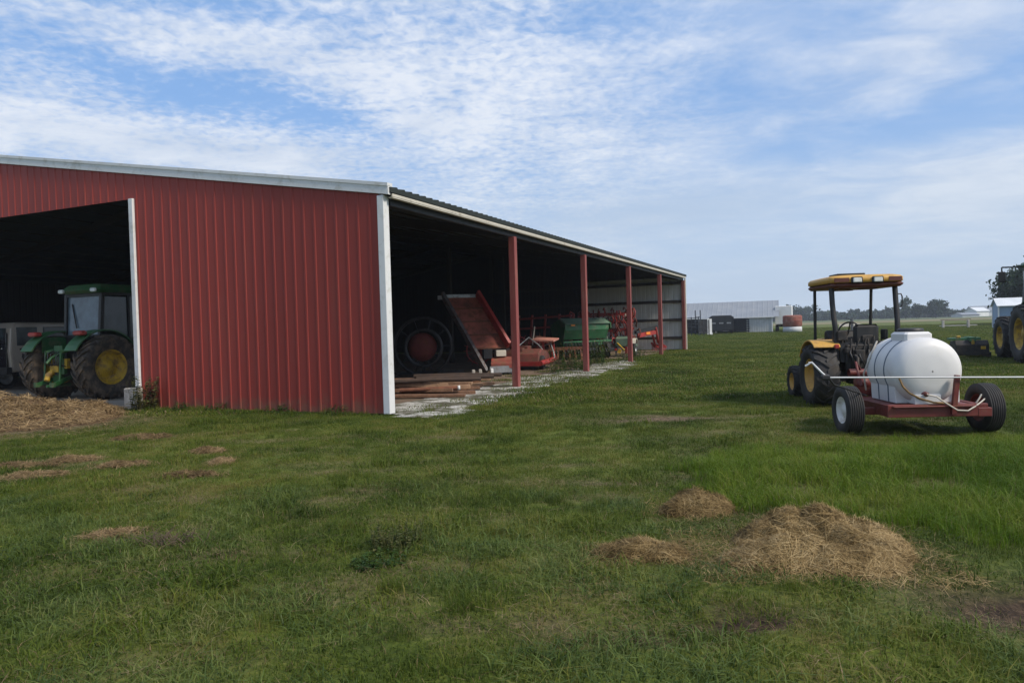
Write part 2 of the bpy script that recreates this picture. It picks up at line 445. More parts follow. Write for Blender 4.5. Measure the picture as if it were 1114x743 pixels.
cd = bpy.data.cameras.new('camera'); cd.sensor_width = 36; cd.lens = 775 / 1114 * 36; cd.clip_start = .05; cd.clip_end = 6000
co = bpy.data.objects.new('camera', cd); col.objects.link(co); sc.camera = co
EYE = 1.65
co.matrix_world = Matrix.Translation((0, 0, EYE)) @ Matrix.Rotation(R(90) - math.atan(16 / 775), 4, 'X') @ Matrix.Rotation(R(-1.65), 4, 'Z')
sc.view_settings.view_transform = 'Standard'; sc.view_settings.look = 'None'; sc.view_settings.gamma = 1
sc.view_settings.exposure = .38
sc.cycles.max_bounces = 8; sc.cycles.transparent_max_bounces = 8; sc.cycles.use_denoising = True

# ------------------------------------------------------------------ haze
b = MB(); b.box((150, 260, 14), (1500, 800, 30.4)); hz_o = b.build('haze', None or bpy.data.materials.new('haze'))
tag(hz_o, kind='stuff')
m = hz_o.data.materials[0]; m.use_nodes = True
for n in list(m.node_tree.nodes): m.node_tree.nodes.remove(n)
vout = m.node_tree.nodes.new('ShaderNodeOutputMaterial'); vp = m.node_tree.nodes.new('ShaderNodeVolumePrincipled')
vp.inputs['Color'].default_value = (.80, .88, 1, 1); vp.inputs['Density'].default_value = .00045; vp.inputs['Anisotropy'].default_value = .2
m.node_tree.links.new(vp.outputs[0], vout.inputs['Volume'])

# ------------------------------------------------------------------ ground
BARN_A = Vector((-2.39, 13.77, 0)); BARN_RZ = R(-24)
BX = Vector((math.cos(R(24)), -math.sin(R(24)), 0)); BY = Vector((math.sin(R(24)), math.cos(R(24)), 0))


def bl(x, y, z=0.0):
    """barn coordinates (x out of the open side, y along it) to world"""
    return BARN_A + BX * x + BY * y + Vector((0, 0, z))


def to_barn(x, y):
    r = Vector((x, y, 0)) - BARN_A
    return r.dot(BX), r.dot(BY)


def fbm(x, y, s, o=3, z=0.0):
    return noise.fractal(Vector((x * s, y * s, z)), 1.0, 2.0, o)


def sstep(a, b, x):
    t = max(0, min(1, (x - a) / (b - a))); return t * t * (3 - 2 * t)


# bare or dried patches of ground: x, y, rx, ry, strength
PATCH = [(2.5, 12.0, 1.0, .32, 1.15), (-.76, 10.6, .5, .2, .5), (2.80, 4.05, .50, .34, 1.0), (1.28, 3.95, .32, .15, 1.35), (.65, 3.72, .45, .1, .7),
         (-.45, 4.9, .38, .22, .45), (-9.6, 13.9, 2.2, 1.8, .95), (-6.2, 9.5, 1.2, .5, .3), (-5.6, 11.6, .6, .4, .25), (-3.9, 9.4, .6, .4, .25),
         (2.1, 4.85, .62, .42, .8), (.95, 5.1, .34, .2, .7), (-1.79, 6.85, .35, .15, .6), (-3.4, 5.9, .4, .15, .5), (-.1, 3.9, .5, .12, .6),
         (-3.2, 7.2, .6, .2, .45), (-.3, 7.6, .9, .25, .35), (.9, 9.5, 1.1, .2, .3), (-2.4, 8.8, .7, .2, .4), (4.7, 5.3, .8, .5, .5)]

rp = random.Random(5)
for _ in range(95):
    y_ = rp.uniform(3.6, 14.5); PATCH.append((rp.uniform(-.62, .62) * y_, y_, rp.uniform(.2, .7), rp.uniform(.05, .17), rp.uniform(.3, .75)))


def bare(x, y):
    b = 0
    for X0, Y0, rx, ry, s in PATCH:
        dx, dy = (x - X0) / rx, (y - Y0) / ry
        q = dx * dx + dy * dy
        if q < 4: b = max(b, s * math.exp(-q * .9))
    return max(0, min(1, b + .3 * b * fbm(x, y, 3.1)))


def gz(x, y):
    """small unevenness of the turf"""
    k = 1 - sstep(22, 45, math.hypot(x, y))
    if k <= 0: return 0.0
    bx, by = to_barn(x, y)
    inside = (1 - sstep(-.3, 1.2, bx)) * sstep(-1.2, -.1, by)
    k *= (1 - inside)
    z = .030 * fbm(x, y, .55, 2, 3.3) + .016 * fbm(x, y, 1.9, 2, 8.1)
    for X0, Y0, rx, ry, dep in ((2.75, 4.05, .6, .4, .08), (1.28, 3.95, .30, .13, .08), (.65, 3.72, .5, .12, .035)):
        q = ((x - X0) / rx) ** 2 + ((y - Y0) / ry) ** 2
        if q < 5: z -= dep * math.exp(-q)
    return z * k


def axis(lo, hi, step, far, grow=1.22):
    a = []; t = lo
    while t <= hi + 1e-6: a.append(t); t += step
    s = step; t = a[-1]
    while t < far: s *= grow; t += s; a.append(t)
    s = step; t = a[0]; pre = []
    while t > -far: s *= grow; t -= s; pre.append(t)
    return pre[::-1] + a


gx = axis(-14, 14, .2, 2600); gy = axis(1.5, 22, .2, 2600)
mb = MB()
mb.v = [(x, y, gz(x, y)) for y in gy for x in gx]
nx = len(gx)
mb.f = [(j * nx + i, j * nx + i + 1, (j + 1) * nx + i + 1, (j + 1) * nx + i) for j in range(len(gy) - 1) for i in range(nx - 1)]
mb.m = [0] * len(mb.f); mb.s = [True] * len(mb.f)

m, nt2, out = nt_new('turf_ground')
p = nt2.nodes.new('ShaderNodeBsdfPrincipled'); L(nt2, p.outputs[0], out.inputs[0]); p.inputs['Roughness'].default_value = .9
p.inputs['Specular IOR Level'].default_value = .2
geo = nt2.nodes.new('ShaderNodeNewGeometry'); pos = geo.outputs['Position']
n1 = noise_node(nt2, pos, .32, 4, .6); n2 = noise_node(nt2, pos, 1.9, 3, .6); n3 = noise_node(nt2, pos, 14, 4, .65)
nb = noise_node(nt2, pos, .035, 4, .6)
f = math_node(nt2, 'ADD', math_node(nt2, 'MULTIPLY', n1.outputs['Fac'], .8), math_node(nt2, 'MULTIPLY', math_node(nt2, 'SUBTRACT', n2.outputs['Fac'], .5), .45))
f = math_node(nt2, 'ADD', f, math_node(nt2, 'MULTIPLY', math_node(nt2, 'SUBTRACT', n3.outputs['Fac'], .5), .6))
f = math_node(nt2, 'ADD', f, math_node(nt2, 'MULTIPLY', nb.outputs['Fac'], .2))
gr = ramp(nt2, f, [(.24, (.036, .052, .008)), (.42, (.062, .085, .012)), (.55, (.090, .112, .016)), (.68, (.122, .124, .030)), (.84, (.16, .130, .055))])
at_ = nt2.nodes.new('ShaderNodeAttribute'); at_.attribute_name = 'bare'
so_t = ramp(nt2, n3.outputs['Fac'], [(.3, (.050, .034, .020)), (.55, (.125, .088, .054)), (.75, (.22, .16, .10))])
so_m = ramp(nt2, n3.outputs['Fac'], [(.3, (.016, .010, .007)), (.55, (.042, .027, .017)), (.75, (.10, .066, .04))])
am_ = nt2.nodes.new('ShaderNodeAttribute'); am_.attribute_name = 'mud'
fb = math_node(nt2, 'MULTIPLY', math_node(nt2, 'ADD', at_.outputs['Fac'], math_node(nt2, 'MULTIPLY', math_node(nt2, 'SUBTRACT', n2.outputs['Fac'], .5), .5)), 1.2, True)
L(nt2, mixc(nt2, fb, gr.outputs[0], mixc(nt2, am_.outputs['Fac'], so_t.outputs[0], so_m.outputs[0])), p.inputs['Base Color'])
bp = nt2.nodes.new('ShaderNodeBump'); bp.inputs['Strength'].default_value = .6; bp.inputs['Distance'].default_value = .06
L(nt2, n3.outputs['Fac'], bp.inputs['Height']); L(nt2, bp.outputs[0], p.inputs['Normal'])
M['turf'] = m
ground = mb.build('ground', m, clean=False)
ba = ground.data.attributes.new('bare', 'FLOAT', 'POINT')
ba.data.foreach_set('value', [bare(v[0], v[1]) if (abs(v[0]) < 16 and 1 < v[1] < 22) else 0.0 for v in mb.v])
mu = ground.data.attributes.new('mud', 'FLOAT', 'POINT')
MUD = ((2.80, 4.05, .7, .5), (1.28, 3.95, .5, .3), (.65, 3.72, .6, .25))
mu.data.foreach_set('value', [min(1, sum(math.exp(-((v[0] - a) / c) ** 2 - ((v[1] - b_) / d_) ** 2) for a, b_, c, d_ in MUD)) if (abs(v[0]) < 6 and 1 < v[1] < 8) else 0.0 for v in mb.v])
tag(ground, kind='structure')


def sheet(name, pts, z, mat):
    b = MB(); b.add([(x, y, z) for x, y in pts], [tuple(range(len(pts)))]); o = b.build(name, mat); tag(o, kind='structure'); return o


def bpts(l): return [(bl(x, y).x, bl(x, y).y) for x, y in l]


sheet('barn_floor', bpts([(-25.9, .05), (-.7, .05), (-.7, 30.8), (-25.9, 30.8)]), .010, M['dirt_floor'])
# worn concrete inside the door and its apron
ap = [(-18.9, -.9), (-16, -1.1), (-13, -.9), (-11.5, -.7), (-10, -.35), (-8.5, -.15), (-7.25, .0), (-7.1, .5), (-7.1, 9), (-18.9, 9)]
sheet('concrete_apron', bpts(ap), .018, M['apron'])

# pale limestone chips along the post line: a ragged strip, thinned by grass
m, nt2, out = nt_new('gravel')
p = nt2.nodes.new('ShaderNodeBsdfPrincipled'); L(nt2, p.outputs[0], out.inputs[0]); p.inputs['Roughness'].default_value = .9
geo = nt2.nodes.new('ShaderNodeNewGeometry')
vo = nt2.nodes.new('ShaderNodeTexVoronoi'); vo.inputs['Scale'].default_value = 28; L(nt2, geo.outputs['Position'], vo.inputs['Vector'])
n1 = noise_node(nt2, geo.outputs['Position'], 1.6, 5, .65)
c1 = ramp(nt2, vo.outputs['Color'], [(.15, (.28, .27, .25)), (.6, (.48, .47, .44)), (.95, (.64, .63, .60))])
c2 = ramp(nt2, n1.outputs['Fac'], [(.42, (0, 0, 0)), (.56, (1, 1, 1))])
L(nt2, mixc(nt2, c2.outputs[0], c1.outputs[0], (.075, .07, .04)), p.inputs['Base Color'])
bp = nt2.nodes.new('ShaderNodeBump'); bp.inputs['Strength'].default_value = .8; bp.inputs['Distance'].default_value = .02
L(nt2, vo.outputs['Distance'], bp.inputs['Height']); L(nt2, bp.outputs[0], p.inputs['Normal'])
M['gravel'] = m
mb = MB(); prev = None
ys = [i * .35 for i in range(-1, 56)]
for y in ys:
    a = 1.15 + .42 * noise.noise(Vector((y * .9, 3, 0))) + .25 * noise.noise(Vector((y * 2.3, 7, 0)))
    o_ = a * (1.25 if y < 3 else 1.0) * (1 - sstep(15, 19.5, y) * .75)
    i_ = -.9 - .9 * abs(noise.noise(Vector((y * .7, 11, 0))))
    p0, p1 = bl(i_, y), bl(o_, y)
    if y < .2: p0, p1 = bl(.25, y), bl(o_ * .95, y)
    cur = [Vector(p0.lerp(p1, t)) for t in (0, .3, .6, 1)]
    for q in cur: q.z = gz(q.x, q.y) + .022
    cur[0].z -= .006; cur[-1].z -= .03
    if prev: mb.add(prev + cur, [(i, i + 1, i + 5, i + 4) for i in range(3)])
    prev = cur
tag(mb.build('gravel_strip', M['gravel']), kind='structure')

M['track'] = pm('track', (.30, .27, .21), .95, 0, .2, .05, (.2, .17, .11), .3, .2)
M['stubble'] = pm('stubble', (.17, .145, .065), .95, 0, .25, .02, (.09, .10, .035), .4, .05)
M['far_green'] = pm('far_green', (.060, .085, .024), .95, 0, .25, .02, (.10, .105, .035), .4, .06)
sheet('gravel_track', [(21, 47), (26.5, 50.5), (47, 92), (74, 150), (98, 205), (93, 205), (70, 152), (42, 92)], .02, M['track'])
sheet('stubble_field', [(20, 170), (330, 190), (420, 262), (10, 250)], .03, M['stubble'])
sheet('crop_field', [(10, 252), (425, 264), (600, 405), (-60, 400)], .04, M['far_green'])

# ------------------------------------------------------------------ barn
EAVE, RIDGE, WID, LEN = 4.32, 6.47, 26.0, 30.9


def roofz(s):
    s = min(s, WID - s); return 4.30 + s * 1.98 / 11.75


barn = thing('barn', 'long red metal pole barn with white trim, an open front and a tall doorway', 'barn', BARN_A, BARN_RZ)


def ribbed(b, s0, s1, zb, zt, y, pitch=.268, h=.013, mi=0, ax='x', sign=-1):
    """ribbed sheet from s0 to s1; y = its plane; ribs stand out by h on the sign side"""
    pts = []; s = s0
    k = 0
    while s < s1 - 1e-6:
        for ds, hh in ((0, 0), (pitch - .075, 0), (pitch - .058, h), (pitch - .022, h)):
            if s + ds < s1: pts.append((s + ds, hh))
        s += pitch
    pts.append((s1, 0))
    vs = []
    for s, hh in pts:
        for z in (zb, zt(s) if callable(zt) else zt):
            vs.append((-s, y + sign * hh, z) if ax == 'x' else (y + sign * hh, s, z))
    b.add(vs, [(2 * i, 2 * i + 2, 2 * i + 3, 2 * i + 1) for i in range(len(pts) - 1)], mi)


D0, D1, HDR = 6.97, 19.03, 4.86
b = MB()
top = lambda s: roofz(s) - .02
ribbed(b, .12, D0, .03, top, 0); ribbed(b, D0, D1, HDR, top, 0); ribbed(b, D1, WID, .03, top, 0)
b.build('gable_wall', M['barn_red'], barn)
b = MB()
b.box((-.055, -.005, 2.14), (.15, .09, 4.22)); b.box((.0, .085, 2.14), (.04, .11, 4.22))
b.build('corner_trim', M['trim_white'], barn, bevel=.012)
for s, wd in ((D0 - .06, .13), (D1 + .06, .13)):
    b = MB(); b.box((-s, -.02, (HDR + .5) / 2), (wd, .09, HDR - .5)); b.build('door_jamb', M['trim_white'], barn, bevel=.008)
    b = MB(); b.rbox((-s + (-.12 if s < 10 else .12), .10, .23), (.46, .52, .50), .02); b.build('footing_block', M['concrete'], barn)
b = MB()
for s0, s1 in ((-.14, WID / 2), (WID / 2, WID + .14)):
    vs = []
    for s in (s0, s1):
        z = roofz(s)
        vs += [(-s, -.06, z - .03), (-s, -.06, z + .14), (-s, .02, z + .14), (-s, .02, z - .03)]
    b.add(vs, [(0, 1, 5, 4), (1, 2, 6, 5), (2, 3, 7, 6), (3, 0, 4, 7), (0, 3, 2, 1), (4, 5, 6, 7)])
    vs = []
    for s in (s0, s1):
        z = roofz(s)
        vs += [(-s, -.075, z + .125), (-s, -.075, z + .19), (-s, .10, z + .195), (-s, .10, z + .13)]
    b.add(vs, [(0, 1, 5, 4), (1, 2, 6, 5), (2, 3, 7, 6), (3, 0, 4, 7), (0, 3, 2, 1), (4, 5, 6, 7)])
b.build('rake_trim', M['trim_white'], barn)
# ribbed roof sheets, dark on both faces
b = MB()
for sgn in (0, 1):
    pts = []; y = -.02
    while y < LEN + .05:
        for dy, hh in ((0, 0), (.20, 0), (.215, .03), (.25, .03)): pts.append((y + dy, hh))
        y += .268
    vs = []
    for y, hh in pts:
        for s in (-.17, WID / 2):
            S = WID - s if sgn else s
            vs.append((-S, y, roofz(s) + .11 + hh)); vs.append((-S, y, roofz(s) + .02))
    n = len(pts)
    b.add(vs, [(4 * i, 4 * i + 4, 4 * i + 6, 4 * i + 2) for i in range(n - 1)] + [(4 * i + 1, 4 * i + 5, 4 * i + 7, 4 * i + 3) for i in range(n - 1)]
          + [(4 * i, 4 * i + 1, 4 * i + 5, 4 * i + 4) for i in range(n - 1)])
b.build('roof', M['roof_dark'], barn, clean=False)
b = MB(); b.box((.145, LEN / 2 + .03, 4.25), (.03, LEN - .06, .052)); b.box((.115, LEN / 2 + .03, 4.206), (.09, LEN - .06, .018)); b.build('eave_trim', M['trim_cream'], barn)
b = MB(); b.box((-.06, LEN / 2 + .1, 4.15), (.08, LEN - .3, .12)); b.build('header_beam', M['black'], barn)
for i in range(1, 6):
    y = 6.1 * i + (.28 if i == 5 else 0)
    b = MB()
    b.box((-.0, y, 2.03), (.18, .18, 4.10)); b.build('post', M['post_red'], barn, bevel=.012)
b = MB()                                       # far end wall: white near opening, shade painted dark beyond and above, red outside
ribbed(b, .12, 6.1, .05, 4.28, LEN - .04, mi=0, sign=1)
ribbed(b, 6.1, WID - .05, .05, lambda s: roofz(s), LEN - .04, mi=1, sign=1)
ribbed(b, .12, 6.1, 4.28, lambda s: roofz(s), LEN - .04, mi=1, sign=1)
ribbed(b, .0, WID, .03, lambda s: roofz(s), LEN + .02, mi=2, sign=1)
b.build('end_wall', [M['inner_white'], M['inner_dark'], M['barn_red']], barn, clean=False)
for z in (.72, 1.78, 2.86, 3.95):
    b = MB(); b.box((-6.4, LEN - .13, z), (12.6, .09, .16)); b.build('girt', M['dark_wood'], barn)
b = MB(); b.box((.10, LEN + .02, 2.1), (.07, .16, 4.16)); b.build('end_corner_trim', M['trim_cream'], barn)
for s in (6.1, 12.4):
    b = MB(); b.box((-s, LEN - .20, (roofz(s)) / 2), (.2, .2, roofz(s) - .1)); b.build('wall_post', M['dark_wood'], barn)
b = MB()
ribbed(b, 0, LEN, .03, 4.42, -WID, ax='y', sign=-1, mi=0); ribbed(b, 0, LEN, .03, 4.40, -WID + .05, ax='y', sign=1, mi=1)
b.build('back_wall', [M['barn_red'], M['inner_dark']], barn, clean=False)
for i in range(1, 5):
    b = MB(); b.box((-8.7, 6.1 * i, 2.8), (.18, .18, 5.6)); b.build('inner_post', M['dark_wood'], barn)
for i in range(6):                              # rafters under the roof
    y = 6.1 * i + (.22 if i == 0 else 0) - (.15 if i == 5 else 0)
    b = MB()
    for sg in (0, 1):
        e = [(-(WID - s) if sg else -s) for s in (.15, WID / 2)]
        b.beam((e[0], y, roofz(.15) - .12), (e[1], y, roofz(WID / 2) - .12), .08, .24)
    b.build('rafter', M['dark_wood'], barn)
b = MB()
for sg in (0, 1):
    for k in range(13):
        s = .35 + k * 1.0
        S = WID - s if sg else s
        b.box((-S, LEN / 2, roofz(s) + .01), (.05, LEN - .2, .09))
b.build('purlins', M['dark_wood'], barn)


# ------------------------------------------------------------------ wheels
def lug_tyre(b, Rr, w, rim, lugs, lug_h, mi=0, slant=.34, lw=.30):
    h = w / 2; t = Rr - rim
    prof = [(rim * .98, h * .72), (rim + .06 * t, h * .86), (rim + .35 * t, h), (rim + .72 * t, h * .99), (Rr - .06 * t, h * .86), (Rr, h * .55),
            (Rr + .01, 0), (Rr, -h * .55), (Rr - .06 * t, -h * .86), (rim + .72 * t, -h * .99), (rim + .35 * t, -h), (rim + .06 * t, -h * .86), (rim * .98, -h * .72)]
    prof = [(r - lug_h * (1 if r > rim + .8 * t else 0), x) for r, x in prof]
    b.lathe(prof, n=48, mi=mi, closed=True)
    if not lugs: return
    step = 2 * PI / lugs
    for sgn in (-1, 1):
        for i in range(lugs):
            a = step * (i + (.5 if sgn > 0 else 0))
            wd = step * lw
            rows = []
            for x, da, r0, r1 in ((-.04 * w * sgn, 0, Rr - lug_h * 1.6, Rr), (.30 * w * sgn, slant * .62, Rr - lug_h * 1.8, Rr - .004), (.50 * w * sgn, slant, Rr - .35 * t, Rr - .10 * t)):
                for aa in (a - da - wd / 2, a - da + wd / 2):
                    for r in (r0, r1): rows.append((x, r * math.cos(aa), r * math.sin(aa)))
            b.add(rows, [(1, 3, 7, 5), (5, 7, 11, 9), (0, 1, 5, 4), (4, 5, 9, 8), (2, 6, 7, 3), (6, 10, 11, 7), (8, 9, 11, 10), (0, 2, 3, 1)], mi)


def rib_tyre(b, Rr, w, rim, mi=0):
    h = w / 2; t = Rr - rim
    prof = [(rim * .98, h * .75), (rim + .3 * t, h), (rim + .75 * t, h), (Rr - .02, h * .86)]
    for k in range(-3, 4):
        x = -k * h * .25
        prof += [(Rr + .008 - abs(k) * .002, x + h * .085), (Rr + .008 - abs(k) * .002, x - h * .07), (Rr - .014, x - h * .09), (Rr - .014, x - h * .15)]
    prof = [q for q in prof if q[1] > -h * .9] + [(Rr - .02, -h * .86), (rim + .75 * t, -h), (rim + .3 * t, -h), (rim * .98, -h * .75)]
    b.lathe(prof, n=40, mi=mi, closed=True)


def wheel(parent, loc, Rr, w, rim, side, rim_mat, tyre_mat, lugs=22, lug_h=.045, ribs=False, steer=0, deep=.1):
    """rim (with dished disc and bolts) as the part, the tyre as its sub-part; side = +1 when the outer face looks to +X"""
    b = MB(); h = w / 2
    prof = [(rim, h * .8), (rim * .96, h * .8), (rim * .90, h * .55), (rim * .84, deep * h + .05 * h), (rim * .55, deep * h), (rim * .48, deep * h + .14 * h), (rim * .34, deep * h + .16 * h), (rim * .30, deep * h + .3 * h), (0.002, deep * h + .34 * h)]
    b.lathe([(r, x * side) for r, x in prof], n=40)
    prof = [(rim, -h * .8), (rim * .95, -h * .8), (rim * .9, -h * .3), (rim * .3, -h * .2), (.05, -h * .5)]
    b.lathe([(r, x * side) for r, x in prof], n=32)
    for i in range(8):
        a = 2 * PI * i / 8
        x0 = side * (deep * h); r_ = rim * .62
        b.lathe([(rim * .055, 0), (rim * .055, side * h * .10), (.001, side * h * .11)], (x0, r_ * math.cos(a), r_ * math.sin(a)), n=8)
    o = b.build('wheel', rim_mat, parent, loc, (0, 0, steer))
    b = MB()
    if ribs: rib_tyre(b, Rr, w, rim)
    else: lug_tyre(b, Rr, w, rim, lugs, lug_h)
    b.build('tyre', tyre_mat, o)
    return o


# ------------------------------------------------------------------ large row-crop tractors
def arc(cy, cz, r, a0, a1, n):
    return [(cy + r * math.cos(a0 + (a1 - a0) * i / n), cz + r * math.sin(a0 + (a1 - a0) * i / n)) for i in range(n + 1)]


def row_tractor(label, loc, rz, k, tyre_mat, half=1.02, cf=.72):
    t = thing('tractor', label, 'tractor', loc, rz)
    t.scale = (k, k, k)
    g, y_, bk, gl = M['jd_green'], M['jd_yellow'], M['black'], M['glass']
    for s in (-1, 1):
        wheel(t, (s * half, 0, .87), .885, .50, .47, s, y_, tyre_mat, 21, .055)
        wheel(t, (s * .93, 2.78, .70), .70, .40, .37, s, y_, tyre_mat, 19, .045)
    b = MB(); b.box((0, 1.2, .85), (.5, 2.6, .5)); b.box((0, 0, .87), (1.9, .30, .30)); b.box((0, .1, .95), (.7, .9, .7)); b.box((0, 2.78, .66), (1.6, .22, .22)); b.box((0, 3.3, .75), (.45, .5, .3))
    b.box((0, -.42, 1.0), (.5, .25, .62)); b.box((.45, .9, .75), (.3, .9, .45)); b.box((-.45, .9, .75), (.3, .9, .45))
    b.build('chassis', M['dark_grease'], t)
    b = MB()
    b.prism([(1.75, 1.05), (3.35, 1.0), (3.5, 1.2), (3.45, 1.5), (3.2, 1.66), (1.75, 1.80)], -.38, .38)
    b.build('hood', g, t, bevel=.05)
    b = MB(); b.box((0, 3.49, 1.25), (.6, .05, .4)); b.build('grille', bk, t)
    for s in (-1, 1):
        b = MB(); b.box((s * .3, 3.47, 1.53), (.16, .08, .09)); b.build('headlight', M['lamp_glass'], t)
    # cab: lower tub, pillars, glass and roof
    b = MB(); b.prism([(-.62, 1.30), (1.0, 1.30), (1.0, 1.62), (.5, 1.62), (-.62, 1.72)], -.72, .72); b.build('cab_base', bk, t, (0, cf, 0), bevel=.03)
    b = MB()
    for s in (-1, 1):
        b.beam((s * .70, -.60, 1.68), (s * .72, -.52, 2.88), .10, .10); b.beam((s * .72, 1.0, 1.6), (s * .70, .84, 2.88), .06, .06); b.beam((s * .74, .25, 1.6), (s * .73, .25, 2.88), .06, .06)
        b.beam((s * .72, -.55, 2.87), (s * .72, .84, 2.87), .07, .07)
    b.beam((-.72, -.6, 1.72), (.72, -.6, 1.72), .08, .08); b.beam((-.72, -.53, 2.86), (.72, -.53, 2.86), .07, .09); b.beam((-.72, .85, 2.86), (.72, .85, 2.86), .07, .07)
    b.build('cab_frame', bk, t, (0, cf, 0))
    b = MB(); b.add([(-.65, -.59, 1.76), (.65, -.59, 1.76), (.67, -.52, 2.82), (-.67, -.52, 2.82)], [(0, 1, 2, 3)])
    b.add([(-.65, -.57, 1.76), (.65, -.57, 1.76), (.67, -.50, 2.82), (-.67, -.50, 2.82)], [(0, 1, 2, 3)]); b.build('rear_window', M['glass_pale'], t, (0, cf, 0))
    b = MB(); b.beam((-.25, -.61, 1.95), (-.48, -.55, 2.62), .025, .025); b.build('window_wiper', bk, t, (0, cf, 0))
    for s in (-1, 1):
        b = MB(); b.box((s * .715, -.15, 2.24), (.02, .72, 1.10)); b.box((s * .725, .60, 2.22), (.02, .62, 1.16)); b.build('side_window', gl, t, (0, cf, 0))
    b = MB(); b.box((0, .94, 2.2), (1.3, .02, 1.2), (R(-6), 0, 0)); b.build('windscreen', gl, t, (0, cf, 0))
    b = MB(); b.rbox((0, .15, 3.02), (1.62, 1.72, .24), .08, taper=(.9, .92)); b.build('cab_roof', g, t, (0, cf, 0))
    for s in (-1, 1):
        b = MB(); b.rbox((s * .66, -.73, 2.97), (.20, .08, .11), .02); b.build('work_light', M['lamp_glass'], t, (0, cf, 0))
        # fender: wide curved blade over the wheel
        b = MB(); outer = arc(0, .87, 1.02, R(12), R(152), 16); inner = arc(0, .87, .985, R(12), R(152), 16)
        x0, x1 = sorted((s * .66, s * 1.12))
        b.prism(outer + inner[::-1], x0, x1); b.box((s * .74, .1, 1.5), (.04, 1.3, .42)); fn = b.build('fender', M['green_fade'] if False else g, t)
        b = MB(); b.rbox((s * .92, -.62, 1.80), (.34, .20, .12), .03); b.build('tail_light', M['lamp_red'], fn)
        b = MB(); b.beam((s * .74, .92, 2.93), (s * 1.28, 1.0, 2.95), .045); b.beam((s * 1.28, 1.0, 2.95), (s * 1.28, 1.0, 2.8), .035); b.rbox((s * 1.28, .99, 2.64), (.20, .06, .34), .02); b.build('mirror', bk, t, (0, cf, 0))
    b = MB(); b.pipe([(.52, 1.95, 1.5), (.52, 1.95, 2.85), (.52, 1.88, 3.0)], .06, 12); b.build('exhaust', M['black_metal'], t)
    for s in (-1, 1):
        b = MB()
        for i in range(3): b.box((s * .82, 1.35, .55 + .32 * i), (.32, .28, .03))
        b.beam((s * .68, 1.38, .5), (s * .68, 1.38, 1.35), .04); b.beam((s * .96, 1.38, .5), (s * .96, 1.38, 1.25), .03)
        b.build('step', bk, t)
    # three-point hitch at the back
    b = MB()
    for s in (-1, 1):
        b.beam((s * .22, -.35, .66), (s * .32, -.98, .46), .06, .10); b.pipe([(s * .24, -.30, 1.42), (s * .31, -.74, 1.30)], .05, 10)
        b.pipe([(s * .31, -.74, 1.30), (s * .31, -.80, .52)], .028, 8); b.pipe([(s * .16, -.45, 1.4), (s * .22, -.5, .9)], .04, 8)
        b.box((s * .32, -1.0, .46), (.09, .11, .12))
    b.pipe([(0, -.5, 1.28), (.03, -.82, 1.16), (.04, -.95, 1.02)], .04, 8)
    b.box((0, -.54, 1.28), (.34, .12, .40)); b.box((0, -.62, .58), (.30, .10, .22)); b.box((.12, -.6, .92), (.3, .08, .4))
    b.pipe([(0, -.3, .42), (0, -.95, .42)], .04, 8)
    b.build('hitch', g, t)
    b = MB()
    b.box((-.05, -.62, .88), (.34, .16, .20)); b.pipe([(-.14, -.66, .80), (-.16, -.80, .70), (-.12, -.86, .56)], .07, 10); b.box((.30, -.58, 1.0), (.14, .1, .26))
    b.build('hydraulic_block', y_, t)
    b = MB()
    for i in range(6):
        x = -.3 + i * .11
        b.pipe([(x, -.55, 1.35), (x - .02, -.75, 1.32 - .03 * i), (x + .05, -.8, 1.0), (x + .1, -.6, .9)], .014, 6)
    b.build('hoses', bk, t)
    return t


def wpt(px_x, px_y): return px_x, px_y


row_tractor('muddy green and yellow cab tractor parked just inside the barn doorway', (-11.92, 19.64, .012), R(-24), 1.0, M['tyre_muddy'], 1.06)
row_tractor('large green tractor with yellow rims at the right edge of the photo, behind the sprayer', (17.75, 22.55, 0), R(-20), 1.09, M['tyre'], 1.12)

rr0 = random.Random(17)
# ------------------------------------------------------------------ yellow compact tractor with canopy
t = thing('canopy_tractor', 'small yellow tractor with a yellow canopy on black posts, hitched to the white tank trailer', 'tractor', (6.52, 13.28, 0), R(-6))
for s in (-1, 1):
    wheel(t, (s * .78, 0, .575), .585, .42, .31, s, M['yellow'], M['tyre'], 18, .035)
    wheel(t, (s * .74, 1.62, .335), .335, .22, .18, s, M['yellow'], M['tyre'], 16, .02)
    b = MB(); o_ = arc(0, .575, .665, R(30), R(118), 12) + [(-.36, 1.12)]; i_ = arc(0, .575, .635, R(30), R(118), 12) + [(-.36, 1.10)]
    x0, x1 = sorted((s * .50, s * .97)); b.prism(o_ + i_[::-1], x0, x1)
    b.prism(arc(0, .575, .655, R(30), R(118), 12) + [(-.20, .80), (.50, .80)], s * .49, s * .51)
    fn = b.build('fender', M['yellow'], t, bevel=.01)
    b = MB(); b.rbox((s * .57, -.36, 1.12), (.08, .05, .08), .012); b.build('tail_light', M['lamp_red'], fn)
b = MB(); b.box((0, .7, .62), (.36, 1.9, .36)); b.box((0, 0, .575), (1.3, .2, .2)); b.box((0, -.1, .66), (.5, .5, .5)); b.box((0, 1.62, .36), (1.3, .1, .1))
b.box((0, -.34, .72), (.42, .16, .42)); b.box((-.2, -.42, .95), (.16, .14, .2)); b.box((.2, -.4, .9), (.12, .16, .22)); b.box((0, -.44, .46), (.2, .12, .2))
b.build('chassis', M['dark_grease'], t, bevel=.01)
b = MB(); b.prism([(.95, .75), (2.02, .72), (2.10, .85), (2.06, 1.08), (1.85, 1.20), (.95, 1.26)], -.30, .30); b.build('hood', M['yellow'], t, bevel=.04)
b = MB(); b.box((0, 2.09, .92), (.5, .04, .28)); b.build('grille', M['black'], t)
